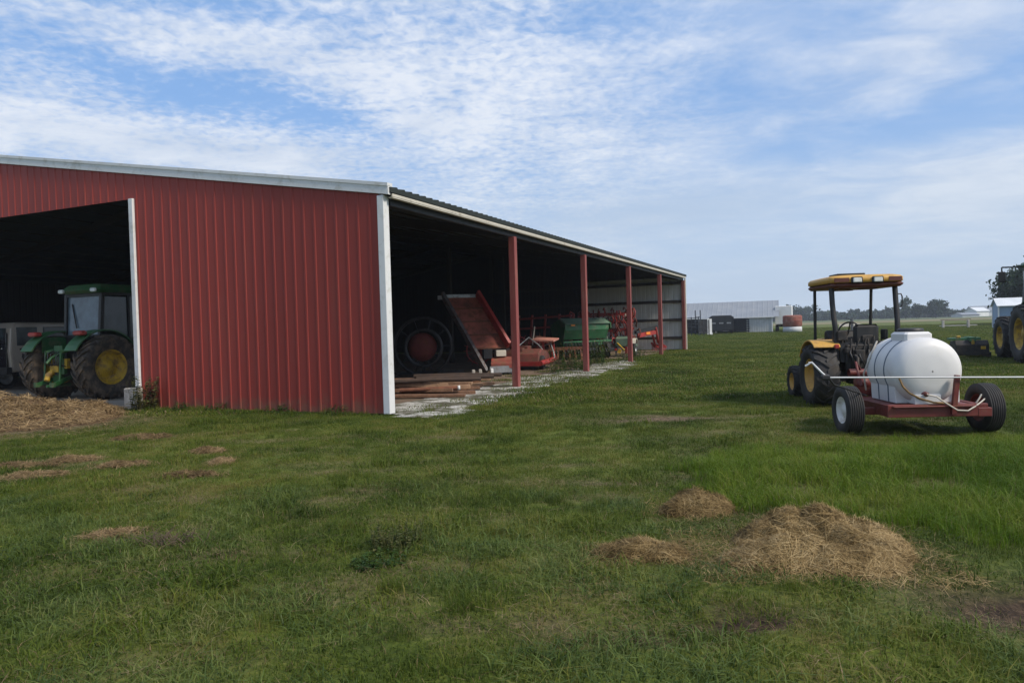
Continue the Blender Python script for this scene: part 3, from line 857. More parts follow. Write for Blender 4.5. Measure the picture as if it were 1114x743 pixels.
b = MB(); b.box((0, .25, .87), (.98, .9, .06)); b.box((0, -.28, 1.0), (.98, .06, .34)); b.build('platform', M['black'], t)
b = MB(); b.rbox((0, .02, 1.10), (.46, .44, .12), .04); b.rbox((0, -.20, 1.30), (.44, .12, .42), .05); b.box((0, 0, .98), (.3, .3, .16)); b.build('seat', M['black'], t)
b = MB()
for i in range(34):
    b.rbox((rr0.uniform(-.46, .46), rr0.uniform(-.42, .15), rr0.uniform(.55, 1.32)), (rr0.uniform(.05, .2), rr0.uniform(.05, .2), rr0.uniform(.05, .22)), .012)
for i in range(9):
    x = rr0.uniform(-.4, .4); b.pipe([(x, -.34, rr0.uniform(.6, .8)), (x + rr0.uniform(-.1, .1), -.42, .95), (x + rr0.uniform(-.1, .1), -.30, rr0.uniform(1.1, 1.3))], .013, 6)
b.rbox((0, -.2, .9), (.8, .3, .5), .02); b.build('hydraulics', M['dark_grease'], t)
b = MB(); b.prism([(.72, .9), (.98, .9), (.98, 1.36), (.86, 1.40), (.72, 1.26)], -.36, .36); b.build('dashboard', M['black'], t, bevel=.02)
b = MB(); b.pipe([(0, .80, 1.25), (0, .66, 1.38)], .022, 8)
ring = [(.19 * math.cos(a), .66 - .19 * math.sin(a) * .45, 1.38 + .19 * math.sin(a) * .9) for a in [2 * PI * i / 24 for i in range(25)]]
b.pipe(ring, .016, 6, cap=False); b.beam(ring[0], ring[12], .02, .015); b.beam(ring[6], (0, .66, 1.38), .02, .015); b.build('steering_wheel', M['black'], t)
for s in (-1, 1):
    b = MB(); b.beam((s * .54, -.22, .70), (s * .54, -.22, 1.30), .085, .11)
    b.pipe([(s * .54, -.22, 1.28), (s * .545, -.23, 1.45), (s * .555, -.20, 1.62), (s * .56, -.14, 1.9), (s * .56, -.10, 2.24)], .047, 10); b.build('roll_post', M['black'], t)
    b = MB(); b.pipe([(s * .53, 1.00, .90), (s * .53, .98, 1.4), (s * .54, .93, 2.26)], .030, 8); b.build('front_post', M['black'], t)
b = MB(); b.pipe([(.60, -.12, 1.80), (.66, -.12, 1.81), (.68, -.12, 1.86), (.68, -.12, 2.0), (.66, -.12, 2.05), (.60, -.12, 2.05)], .012, 6); b.build('grab_handle', M['black'], t)
# canopy: domed shell with a dark soffit
b = MB()
W_, Y0, Y1 = .66, -.36, 1.10
rings = []
for z, ins in ((2.275, .02), (2.29, 0), (2.345, 0), (2.375, .03), (2.395, .12), (2.405, .32)):
    x, a, c = W_ - ins, Y0 + ins, Y1 - ins * 1.2 - (2.42 - z) * .0
    r_ = min(.18, (c - a) * .45, x * .8); ring = []
    for cx_, cy_, q in ((x - r_, a + r_, -90), (x - r_, c - r_, 0), (-x + r_, c - r_, 90), (-x + r_, a + r_, 180)):
        for i in range(6):
            an = R(q + 90 * i / 5); ring.append((cx_ + r_ * math.cos(an), cy_ + r_ * math.sin(an), z + (.03 if z > 2.3 else 0) * (1 - abs(cy_ - .3))))
    rings.append(ring)
n = len(rings[0]); vs = [p for r_ in rings for p in r_]
b.add(vs, [(k * n + i, k * n + (i + 1) % n, k * n + n + (i + 1) % n, k * n + n + i) for k in range(len(rings) - 1) for i in range(n)], 0, True)
b.add(rings[-1], [tuple(range(n))], 0)
cn = b.build('canopy', M['yellow'], t)
b = MB(); b.rbox((0, .37, 2.235), (1.27, 1.40, .10), .04); b.box((-.30, .1, 2.185), (.2, .3, .05)); b.box((.12, .0, 2.185), (.22, .3, .05)); b.box((0, .9, 2.19), (.3, .2, .04)); b.build('soffit', M['canopy_brown'], cn)
b = MB(); b.rbox((-.12, .36, 2.455), (.5, .5, .03), .01); b.build('roof_hatch', M['black'], cn)
for x in (-.20, .16):
    b = MB(); b.rbox((x, -.375, 2.315), (.20, .04, .12), .015); fr = b.build('light_frame', M['black'], cn)
    b = MB(); b.rbox((x, -.40, 2.315), (.15, .03, .085), .012); b.build('work_light', M['lamp_glass'], cn)
for x, w_ in ((-.46, .26), (.47, .22)):
    b = MB(); b.box((x, -.362, 2.325), (w_, .012, .075)); b.build('vent_panel', M['canopy_brown'], cn)
b = MB()
for s in (-1, 1):
    b.beam((s * .22, -.35, .55), (s * .34, -.95, .42), .05, .07); b.pipe([(s * .26, -.3, .98), (s * .33, -.7, .92), (s * .33, -.72, .45)], .025, 8)
b.pipe([(0, -.42, .88), (0, -.85, .8)], .03, 8); b.beam((-.36, -.93, .42), (.36, -.93, .42), .05); b.pipe([(0, -.3, .52), (0, -.98, .40)], .03)
b.build('hitch', M['dark_grease'], t)
for i, x in enumerate((-.44, -.36, -.28, .30, .38)):
    b = MB(); b.pipe([(x, .12 + .03 * i, .92), (x, .10, 1.16), (x, .06, 1.26)], .012, 6); b.rbox((x, .05, 1.28), (.035, .035, .06), .01); b.build('control_lever', M['black'], t)
b = MB()
for i in range(5):
    x = -.34 + i * .16
    b.pipe([(x, -.38, 1.05), (x - .05, -.52, 1.0 - .05 * i), (x + .06, -.50, .74), (x + .03, -.36, .66)], .014, 6)
b.build('hoses', M['black'], t)
b = MB(); b.pipe([(.24, 1.15, 1.2), (.24, 1.15, 1.62)], .03, 10); b.build('exhaust', M['steel'], t)

# ------------------------------------------------------------------ sprayer trailer
t = thing('sprayer_trailer', 'maroon two-wheeled trailer carrying a white tank and a long white spray boom', 'trailer', (5.68, 10.05, 0), R(-4))
for s in (-1, 1):
    wheel(t, (s * .93, 0, .33), .335, .23, .19, s, M['rim_white'] if s < 0 else M['frame_maroon'], M['tyre'], ribs=True, deep=.3)
b = MB()
b.box((.05, -.46, .36), (1.30, .07, .17)); b.box((-.54, .2, .355), (.08, 1.25, .16)); b.box((.62, .2, .355), (.08, 1.25, .16)); b.box((.04, .8, .355), (1.1, .07, .15))
b.box((0, .1, .42), (1.08, 1.3, .02)); b.box((0, 0, .31), (1.75, .09, .10)); b.beam((-.4, .8, .36), (0.0, 1.75, .40), .07, .09); b.beam((.45, .8, .36), (.05, 1.75, .40), .07, .09)
b.beam((.02, 1.6, .40), (.02, 2.2, .42), .08, .08); b.box((-.05, .95, .5), (.3, .3, .2)); b.box((.66, -.35, .33), (.18, .3, .12))
fr = b.build('frame', M['frame_maroon'], t, bevel=.008)
b = MB(); b.beam((.24, -.515, .30), (.29, -.53, .835), .065, .05); b.build('boom_post', M['frame_maroon'], t, bevel=.006)
# polyethylene tank: ribbed barrel with domed ends, moulded legs and a raised filler box
b = MB(); Rt, zc = .455, .885
prof = [(.01, -.50), (.20, -.492), (.33, -.47), (.41, -.425), (.447, -.37), (Rt, -.32), (Rt, -.12), (.437, -.108), (.437, -.092), (Rt, -.08), (Rt, .18), (.437, .192), (.437, .208), (Rt, .22), (Rt, .46), (.44, .53), (.36, .61), (.2, .65), (.01, .66)]
b.lathe(prof, (0, .02, zc), 'Y', 56)
sec = arc(0, zc, Rt - .002, R(-28), R(208), 36)
b.prism(sec + [(-.39, .44), (.39, .44)], -.26, .50, 'Y')
b.box((-.06, -.36, .51), (.34, .22, .13)); b.box((.41, -.27, .54), (.06, .06, .2))
tk = b.build('tank', M['poly_white'], t, bevel=.012)
b = MB(); b.rbox((-.02, .06, 1.335), (.37, .46, .16), .03); b.build('filler_box', M['poly_white'], tk)
b = MB(); b.lathe([(.001, .045), (.15, .045), (.17, .03), (.17, 0)], (0.02, .16, 1.42), 'Z', 24); b.build('lid', M['black'], tk)
for y in (-.08, .22):
    b = MB(); b.lathe([(.445, -.012), (.459, -.010), (.459, .010), (.445, .012)], (0, .02 + y, zc), 'Y', 40, a0=R(-28), a1=R(208))
    for s_ in (-1, 1): b.beam((s_ * .403, .02 + y, .672), (s_ * .393, .02 + y, .45), .008, .02)
    b.build('strap', M['seam_blue'], tk)
b = MB(); b.pipe([(-.40, -.40, .80), (-.37, -.43, .69), (-.30, -.46, .60), (-.18, -.485, .53), (.0, -.50, .47), (.2, -.50, .452)], .014, 8); b.build('drain_line', M['poly_stain'], t)
b = MB(); b.lathe([(.05, 0), (.05, -.05), (.03, -.06), (.03, -.10), (.001, -.10)], (-.09, -.40, .58), 'Y', 16); b.build('drain_fitting', M['frame_maroon'], tk)
b = MB(); b.pipe([(-.09, -.50, .58), (.02, -.53, .55), (.12, -.55, .47), (.26, -.58, .37), (.40, -.57, .36), (.52, -.54, .42), (.62, -.49, .47), (.68, -.45, .50)], .010, 8)
b.pipe([(.56, -.47, .45), (.60, -.48, .52), (.64, -.45, .56)], .011, 6); b.build('hose', M['hose'], t)
b = MB(); b.pipe([(-.42, .62, .55), (-.50, .5, .8), (-.44, .42, 1.05), (-.30, .5, 1.28)], .013, 8); b.build('filler_hose', M['hose'], t)
b = MB()
b.pipe([(-1.42, -.58, .845), (3.2, -.58, .745)], .0115, 10); b.build('boom', M['boom_white'], t)
b = MB(); b.pipe([(-1.42, -.575, .85), (-1.48, -.56, .91), (-1.60, -.53, 1.05), (-1.65, -.52, 1.02), (-1.68, -.51, 1.0)], .014, 8)
b.pipe([(-1.60, -.53, 1.05), (-1.64, -.52, 1.045)], .012, 8); b.build('folded_boom_tip', M['boom_white'], t)
b = MB(); b.rbox((-1.44, -.575, .85), (.12, .06, .07), .015); b.pipe([(-1.40, -.57, .84), (-1.3, -.5, .74), (-.9, -.3, .6), (-.55, .3, .5)], .012, 6); b.build('boom_hinge', M['black'], t)
b = MB(); b.lathe([(.001, -.10), (.09, -.10), (.09, .10), (.001, .10)], (-.32, 1.0, .62), 'X', 20); b.lathe([(.06, -.2), (.06, .2)], (-.32, 1.0, .78), 'X', 16); b.box((-.32, 1.0, .5), (.22, .2, .12))
b.pipe([(-.32, 1.0, .78), (-.45, .9, .95), (-.42, .8, .6)], .02); b.build('pump', M['frame_maroon'], t)

# ------------------------------------------------------------------ side mower by the right-hand tractor
t = thing('rotary_mower', 'low dark green mower deck lying on the grass in front of the large right-hand tractor', 'mower', (17.15, 26.9, 0), R(-20))
b = MB(); b.prism([(-.55, .10), (.55, .10), (.55, .42), (.35, .62), (-.40, .66), (-.55, .50)], -.46, .62); b.build('deck', M['dark_grease'], t, bevel=.03)
b = MB(); b.box((-.1, -.1, .71), (1.0, .5, .08)); b.box((.1, -.1, .70), (.2, .9, .16)); b.build('top_frame', M['green_old'], t)
for c_, s_, nm in (((.1, -.50, .60), (.10, .10, .2), 'gearbox'), ((.42, -.57, .38), (.16, .03, .12), 'decal_plate'), ((-.3, -.2, .78), (.12, .2, .1), 'drive_cover')):
    b = MB(); b.rbox(c_, s_, .012); b.build(nm, M['jd_yellow'], t)
for s in (-1, 1):
    b = MB(); b.box((.08 + s * .58, 0, .12), (.05, 1.0, .2)); b.build('skid', M['black'], t)

# ------------------------------------------------------------------ implements in the open bays
def shed_thing(name, label, cat, x, y, extra=0, group=None):
    p_ = bl(x, y); return thing(name, label, cat, (p_.x, p_.y, .012), BARN_RZ + extra, group)


# spoked wheel of an old implement standing at the back of the first bay
t = shed_thing('implement_wheel', 'big dark steel-rimmed wheel with a red centre, behind the pile of boards', 'wheel', -5.2, 9.9, R(28))
b = MB(); b.lathe([(.93, -.09), (1.04, -.09), (1.04, .09), (.93, .09)], (0, 0, 1.05), 'Y', 56, closed=True); b.build('outer_rim', M['black_metal'], t)
b = MB(); b.lathe([(.56, -.30), (.68, -.30), (.68, -.12), (.56, -.12)], (.02, 0, 1.0), 'Y', 40, closed=True); b.build('inner_rim', M['black_metal'], t)
b = MB()
for i in range(10):
    a = 2 * PI * i / 10; b.beam((.1 * math.cos(a), -.02, 1.04 + .1 * math.sin(a)), (.98 * math.cos(a), 0, 1.04 + .98 * math.sin(a)), .05, .03)
b.build('spokes', M['black_metal'], t)
b = MB(); b.lathe([(.001, -.26), (.24, -.24), (.5, -.16), (.5, .1), (.001, .15)], (-.02, 0, 1.02), 'Y', 24); b.build('drum', M['drum_red'], t)
b = MB(); b.beam((-1.1, .2, .12), (1.4, .2, .12), .1, .1); b.beam((0, .2, .1), (0, .2, 1.04), .1, .1); b.beam((-.9, .7, .06), (-.9, -.4, .06), .08, .08); b.build('stand', M['black_metal'], t)

# boards and poles lying under and in front of it
rr = random.Random(3)
for i in range(18):
    lay = 0 if i < 9 else 1 if i < 15 else 2
    k = i if i < 9 else (i - 9) * 1.35 + .5 if i < 15 else (i - 15) * 2 + 1.5
    Ln = rr.uniform(2.5, 3.7); kd = rr.random() < .38
    Yb = 17.0 + k * .46 + rr.uniform(-.1, .1); Xb = -1.25 - Ln / 2 + (Yb - 17) * .14 + rr.uniform(-.25, .35) - lay * .2
    b = MB(); b.box((0, 0, 0), (rr.uniform(.14, .26), Ln, rr.uniform(.06, .10)))
    o = b.build('board', M['board_tan' if kd else 'board_brown'], None, (Xb, Yb, .075 + lay * .105), (rr.uniform(-.012, .012), rr.uniform(-.05, .05), R(-90) + rr.uniform(-.14, .12)), bevel=.008)
    tag(o, 'tan weathered board lying in the loose pile behind the white corner post' if kd else 'brown weathered board lying in the loose pile behind the white corner post', 'board', 'loose boards on the shed floor')
for i, (x, y, Ln, a) in enumerate(((-2.0, 17.7, 2.4, 1.45), (-1.5, 19.3, 2.4, 1.66), (-1.5, 18.5, 2.0, 1.5))):
    b = MB(); b.pipe([(0, -Ln / 2, 0), (.03, 0, .02), (0, Ln / 2, 0)], .065, 10, r1=.05)
    o = b.build('pole', M['pole_dark'], None, (x, y, .37), (0, 0, -a))
    tag(o, 'dark round pole lying on top of the loose boards', 'pole', 'poles on the board pile')
b = MB(); b.pipe([(0, -.7, 0), (0, .7, 0)], .05, 10); o = b.build('pipe', M['rust'], None, (-2.05, 17.25, .20), (0, 0, -1.38)); tag(o, 'rusty pipe with a pale capped end lying across the boards', 'pipe')
b = MB(); b.lathe([(.001, 0), (.055, 0), (.055, .06), (.001, .06)], (0, .70, 0), 'Y', 12); b.build('cap', M['trim_white'], o)
for i, (x, y) in enumerate(((-2.95, 9.3), (-2.85, 9.6), (-2.62, 10.0))):
    b = MB(); b.rbox((0, 0, .13), (.11, .11, .26), .02); o = b.build('concrete_block', M['concrete'] if i != 2 else M['trim_white'], None, bl(x, y, .012), (0, 0, rr.random()))
    tag(o, ('short grey stub block at the foot of the tilted tray, left of two', 'short grey stub block at the foot of the tilted tray, right of two', 'short white block at the foot of the tilted tray')[i], 'block', 'blocks under the tilted tray')

# tilted conveyor tray leaning in the second bay
t = thing('conveyor', 'rusty red conveyor tray tipped up steeply beside the second post', 'conveyor', (-.4, 25.0, .012), 0)
T1, T2, B2, B1 = Vector((-2.08, .62, 2.80)), Vector((-.85, 1.0, 2.80)), Vector((.24, .2, .90)), Vector((-.94, -.15, .90))
LEG = Vector((-.50, -.62, .10))
nrm = (B1 - T1).cross(T2 - T1).normalized()
if nrm.y > 0: nrm = -nrm
b = MB(); b.add([T1, T2, B2, B1, T1 - nrm * .04, T2 - nrm * .04, B2 - nrm * .04, B1 - nrm * .04], [(0, 1, 2, 3), (7, 6, 5, 4), (0, 4, 5, 1), (1, 5, 6, 2), (2, 6, 7, 3), (3, 7, 4, 0)]); b.build('tray', M['rust_tray'], t)
b = MB(); b.beam(T2 + nrm * .17, B2 + nrm * .17, .10, .40, up=nrm); b.build('side_rail', M['impl_red'], t)
b = MB(); b.beam(T1 + nrm * .14, LEG, .10, .32, up=nrm); b.build('side_rail', M['grey_rail'], t)
b = MB(); b.beam(T1, T2, .08, .12); b.box(T1 + Vector((-.05, -.1, -.05)), (.16, .1, .14)); b.build('head_bar', M['steel'], t)
b = MB()
for f_ in (.25, .5, .75, 1.0):
    b.beam(T1.lerp(B1, f_) + nrm * .03, T2.lerp(B2, f_) + nrm * .03, .04, .05)
b.build('cross_slats', M['rust'], t)
b = MB(); b.box((-.02, .1, .72), (.36, .3, .22), (0, 0, R(12))); b.build('motor_housing', M['trim_cream'], t, bevel=.02)
b = MB(); b.box((-.48, .1, .72), (.3, .3, .34), (0, 0, R(12))); b.beam((-.7, 0, .9), (.3, .3, .84), .06, .06); b.build('drive_guard', M['black_metal'], t)
b = MB(); b.prism([(-.62, .22), (.45, .22), (.45, .30), (.1, .60), (-.2, .46), (-.62, .40)], -.35, .62); b.build('hopper', M['faded_red'], t, bevel=.02)
b = MB(); b.box((.10, -.64, .20), (1.0, .06, .22), (0, 0, R(16))); b.beam((-.35, -.5, .12), (.55, -.3, .12), .1, .18); b.box((.35, .2, .16), (.12, .12, .3)); b.box((-.3, .3, .16), (.12, .12, .3)); b.build('base_frame', M['steel'], t)

# red rotary cutter
t = shed_thing('rotary_cutter', 'red rotary cutter with a pale flat deck plate, between the second and third posts', 'mower', -2.75, 13.9, R(8))
b = MB(); b.prism([(-1.0, .22), (1.0, .22), (1.05, .40), (.7, .60), (-.4, .78), (-.9, .6)], -1.1, .5); b.box((-.35, .1, .78), (.5, .6, .2)); b.box((-.3, -.55, .7), (.25, .3, .25)); b.build('deck', M['deck_red'], t, bevel=.03)
b = MB(); b.pipe([(.62, -1.2, .26), (.72, -.2, .28), (.72, .8, .34), (.55, 1.25, .5)], .10, 10); b.beam((-.9, -1.1, .24), (.62, -1.15, .24), .12, .16); b.build('bumper_rail', M['impl_red'], t)
b = MB(); b.box((.35, .85, 1.10), (.9, 1.0, .06), (R(4), R(4), 0)); b.build('deck_plate', M['pink_plate'], t)
b = MB(); b.beam((.35, .5, .6), (.35, .5, 1.08), .07); b.beam((.6, 1.2, .5), (.6, 1.2, 1.08), .07); b.beam((0, 1.2, .5), (0, 1.2, 1.08), .07); b.build('plate_support', M['impl_red'], t)
b = MB(); b.beam((-.1, .55, .9), (.02, .5, 1.62), .035, .05); b.build('marker_rod', M['trim_cream'], t)
b = MB(); b.pipe([(-.5, 0, .9), (-.2, .4, 1.2), (.2, .3, .9), (.5, .1, .6)], .03, 8); b.pipe([(.2, .6, .8), (.6, .7, .95), (.75, .5, .6), (.8, .4, .35)], .035, 8); b.build('hoses', M['steel'], t)
b = MB(); b.beam((-.6, .8, .75), (.6, 1.0, .72), .1, .1); b.beam((.0, .9, .7), (.3, 2.4, .55), .1, .12); b.beam((.5, .9, .7), (.35, 2.4, .55), .08, .1); b.build('tongue', M['rust'], t)
for s in (-1, 1):
    wheel(t, (s * .75 - .2, -.6, .26), .26, .16, .14, s, M['impl_red'], M['tyre'], ribs=True)

# rusty disc harrow half hidden by weeds
t = shed_thing('disc_harrow', 'rusty low disc harrow among tall weeds behind the red cutter', 'harrow', -2.9, 17.3, R(20))
b = MB()
for x in (-.5, .5): b.beam((x, -1.0, .65), (x, 1.0, .60), .08, .1)
for y in (-.9, 0, .9): b.beam((-1.1, y, .62), (1.1, y, .64), .08, .08)
b.beam((0, 1.0, .6), (0, 2.1, .4), .08, .1); b.build('frame', M['rust'], t)
b = MB()
for y in (-.7, .6):
    b.pipe([(-1.1, y, .30), (1.1, y, .30)], .03)
    for i in range(9): b.lathe([(.03, .02), (.2, .0), (.29, -.05)], (-1.0 + .25 * i, y, .30), 'X', 20)
b.build('discs', M['rust'], t)

# green grain drill
t = shed_thing('grain_drill', 'green grain drill with a long sloped seed box, behind the third post', 'seed drill', -3.1, 20.9, R(56))
b = MB(); b.prism([(-.28, .95), (.30, .95), (.55, 1.45), (.52, 1.62), (-.10, 1.88), (-.52, 1.66), (-.52, 1.40)], -1.25, 1.35); b.build('seed_box', M['green_old'], t, bevel=.02)
b = MB(); b.prism([(-.60, 1.44), (.58, 1.44), (.58, 1.66), (-.10, 1.93), (-.60, 1.70)], -1.33, -1.27); b.prism([(-.35, .5), (.35, .5), (.55, 1.45), (-.55, 1.45)], -1.32, -1.28); b.build('end_panel', M['jd_green'], t)
b = MB(); b.prism([(-.60, 1.44), (.58, 1.44), (.58, 1.66), (-.10, 1.93), (-.60, 1.70)], 1.37, 1.43); b.build('end_panel', M['jd_green'], t)
b = MB(); b.box((.05, -.36, 1.81), (2.6, .55, .03), (R(28), 0, 0)); b.build('lid', M['green_fade'], t)
b = MB(); b.box((-.9, -.64, 1.62), (.22, .02, .07)); b.build('reflector', M['orange'], t)
b = MB()
for i in range(14):
    x = -1.2 + i * .19; b.pipe([(x, -.1, .95), (x, -.25, .6), (x, -.45, .2)], .022, 6); b.lathe([(.01, .01), (.19, 0)], (x + .03, -.45, .19), 'X', 14)
b.build('openers', M['black_metal'], t)
b = MB(); b.beam((-1.4, .2, .7), (1.5, .2, .7), .1, .12); b.beam((-1.4, -.5, .85), (1.5, -.5, .85), .07, .08); b.beam((0, .3, .65), (0, 1.9, .5), .1, .12); b.beam((-.9, .25, .7), (0, 1.8, .5), .07, .09); b.beam((.9, .25, .7), (0, 1.8, .5), .07, .09); b.build('frame', M['green_old'], t)
for s in (-1, 1):
    wheel(t, (s * 1.58, .15, .42), .42, .2, .22, s, M['jd_yellow'], M['tyre'], 16, .02)

# red folded cultivator: a thicket of spring tines
t = shed_thing('cultivator', 'red folded cultivator bristling with spring tines, stacked high by the fourth post', 'cultivator', -2.75, 23.7, R(10))
b = MB()
for z in (1.25, 1.65, 2.05):
    b.beam((-1.3, -.3, z), (1.5, -.3, z + .05), .08, .08); b.beam((-1.3, .35, z + .12), (1.5, .35, z + .12), .08, .08)
for x in (-1.2, -.3, .6, 1.4): b.beam((x, -.3, 1.0), (x + .05, .2, 2.3), .08, .08); b.beam((x, .35, .6), (x, .35, 2.2), .08, .08)
b.beam((-1.0, 0, .1), (-1.0, 0, 1.4), .12); b.beam((1.1, 0, .1), (1.1, 0, 1.4), .12); b.beam((-1.0, .1, .5), (1.1, .1, .5), .12)
b.build('frame', M['impl_red'], t)
for k in range(90):
    x = -1.45 + (k % 18) * .18 + rr.uniform(-.08, .08); z = .95 + (k // 18) * .33 + rr.uniform(-.1, .1)
    b = MB(); b.pipe([(0, -.02, 0), (.02, -.22, .10), (.05, -.34, -.08), (.08, -.26, -.28), (.02, -.12, -.42)], .032, 6)
    b.box((.02, -.10, -.45), (.07, .03, .14), (R(25), 0, 0)); b.build('tine', M[('impl_red', 'deck_red', 'drum_red', 'deck_red')[k % 4]], t, (x, rr.choice((-.55, -.42, -.3, .3)), z), (rr.uniform(-.4, .5), rr.uniform(-.3, .3), rr.uniform(-.8, .8)))
wheel(t, (-1.42, -.2, 1.75), .36, .2, .18, -1, M['black'], M['tyre'], ribs=True)
b = MB(); b.box((1.15, -.42, 1.98), (.06, .02, .3)); b.build('warning_strip', M['trim_cream'], t)

# red wheel rake at the back of the third bay, and a red disc gang further in
t = shed_thing('wheel_rake', 'red wheel rake with rings of wire fingers, deep in the bay behind the red cutter', 'rake', -4.3, 15.2, R(18))
b = MB(); b.beam((-1.5, 0, .95), (1.6, 0, 1.0), .11, .11); b.beam((-1.2, 0, .2), (-1.2, 0, 1.0), .1); b.beam((1.2, 0, .2), (1.2, 0, 1.0), .1); b.beam((0, 0, 1.0), (0, 1.6, .5), .1); b.beam((-.4, 0, 1.0), (-.5, 0, 1.9), .06); b.beam((.5, 0, 1.0), (.42, 0, 1.8), .06); b.build('frame', M['impl_red'], t)
for i in range(4):
    b = MB(); x = -1.2 + i * .8
    b.lathe([(.50, -.02), (.55, -.02), (.55, .02), (.50, .02)], (0, 0, 0), 'Y', 28, closed=True)
    for k in range(18):
        a = 2 * PI * k / 18; b.pipe([(.08 * math.cos(a), 0, .08 * math.sin(a)), (.66 * math.cos(a), -.04, .66 * math.sin(a))], .012, 4)
    b.build('finger_wheel', M[('impl_red', 'rust')[i % 2]], t, (x, -.3, .70), (0, 0, R(24)))
t = shed_thing('disc_gang', 'rusty red disc gang with upright frames, deep behind the green drill', 'disc harrow', -5.4, 21.8, R(-10))
b = MB()
for z in (.8, 1.5, 2.0): b.beam((-1.7, 0, z), (1.7, 0, z + .1), .1, .1)
for x in (-1.6, -.8, 0, .8, 1.6): b.beam((x, 0, .2), (x + .1, .2, 2.2), .09)
b.build('frame', M['impl_red'], t)
b = MB(); b.pipe([(-1.8, -.3, .5), (1.8, -.3, .5)], .04)
for i in range(14): b.lathe([(.03, .03), (.24, .02), (.46, -.06)], (-1.7 + .26 * i, -.3, .48), 'X', 20)
b.build('discs', M['deck_red'], t)

# dull green planter below it
t = shed_thing('planter', 'dull green planter with a curved pale wheel guard, under the red cultivator', 'planter', -1.95, 23.2, R(5))
b = MB(); b.beam((-1.5, 0, .55), (1.0, 0, .55), .14, .14); b.box((-.9, .2, .85), (.9, .6, .35)); b.prism([(-.4, .5), (.5, .5), (.5, .8), (.1, 1.02), (-.4, .9)], .0, .7); b.build('body', M['green_fade'], t, bevel=.02)
wheel(t, (.88, -.15, .40), .40, .2, .22, 1, M['steel'], M['tyre'], ribs=True)
b = MB(); b.prism(arc(-.15, .40, .50, R(10), R(150), 12) + arc(-.15, .40, .47, R(10), R(150), 12)[::-1], .76, 1.02); b.build('wheel_guard', M['trim_cream'], t)
b = MB(); b.beam((.0, -.3, .75), (.5, -.8, .35), .05, .05); b.box((.28, -.9, .30), (.16, .06, .2), (0, .4, 0)); b.build('marker_arm', M['jd_yellow'], t)
b = MB(); b.box((.1, -.86, .38), (.10, .05, .10)); b.build('red_knob', M['lamp_red'], t)
b = MB()
for x in (-1.2, -.6, 0): b.lathe([(.02, .02), (.24, 0)], (x, -.3, .25), 'X', 16); b.beam((x, 0, .55), (x + .02, -.35, .25), .06)
b.build('openers', M['black_metal'], t)

# red harrow with a black toolbar near the end wall
t = shed_thing('tine_harrow', 'low red harrow with a black toolbar in front of the white end wall', 'harrow', -1.35, 27.4, R(4))
b = MB(); b.beam((-.3, -2.2, 1.15), (.45, .3, 1.38), .14, .16); b.build('toolbar', M['black'], t)
b = MB(); b.beam((-.2, -2.1, .98), (.4, .1, 1.12), .10, .22); b.beam((.42, .0, 1.36), (.46, .6, .55), .12, .14); b.beam((.2, .0, 1.2), (.25, .9, .35), .10, .1); b.beam((.46, .6, .55), (.7, 1.8, .22), .09, .11); b.beam((.1, .5, .5), (.35, 1.9, .15), .08, .09)
for i in range(5): b.beam((.05, .7 + .28 * i, .42 - .05 * i), (.75, .75 + .28 * i, .40 - .05 * i), .05, .05)
b.build('frame', M['impl_red'], t)
b = MB()
for i in range(5):
    for j in range(4): b.beam((.08 + .2 * j, .72 + .28 * i, .42 - .05 * i), (.10 + .2 * j, .66 + .28 * i, .06), .02, .02)
b.build('spikes', M['impl_red'], t)
b = MB(); b.box((.17, -1.0, 1.08), (.03, .55, .14), (0, 0, R(-13))); b.build('reflector', M['orange'], t)
b = MB(); b.beam((.4, .5, .75), (.5, 1.6, .58), .09, .09); b.build('drawbar', M['black'], t)

# ------------------------------------------------------------------ van in the dark behind the tractor
t = thing('van', 'pale van with a black tailgate parked deep in the barn behind the green tractor', 'van', (-17.05, 23.35, .018), R(-24))
b = MB()
b.prism([(.05, .62), (4.6, .62), (4.7, .95), (4.55, 1.25), (3.6, 1.38), (2.9, 2.10), (2.6, 2.22), (.22, 2.24), (.06, 2.05), (0, 1.3)], -.95, .95); b.build('body', M['car_white'], t, bevel=.06)
b = MB(); b.box((0, .0, 1.28), (1.62, .06, 1.25)); b.build('tailgate', M['car_black'], t, bevel=.03)
b = MB(); b.box((0, -.005, 1.88), (1.4, .09, .36)); b.build('rear_window', M['glass'], t)
b = MB(); b.rbox((.35, -.06, 1.40), (.60, .05, .06), .02); b.build('handle', M['chrome'], t)
for y, wd in ((.55, .66), (1.55, .95), (2.5, .6)):
    b = MB(); b.box((.948, y, 1.78), (.03, wd, .60)); b.build('side_window', M['glass'], t, bevel=.02)
b = MB(); b.box((.955, .42, 1.36), (.03, .24, .05)); b.box((.955, 1.9, 1.36), (.03, .24, .05)); b.build('door_handle', M['car_black'], t)
b = MB(); b.box((0, -.05, .68), (1.9, .16, .22)); b.build('bumper', M['black'], t)
for y in (.85, 3.75):
    for s in (-1, 1): wheel(t, (s * .85, y, .37), .37, .24, .22, s, M['steel'], M['tyre'], ribs=True)

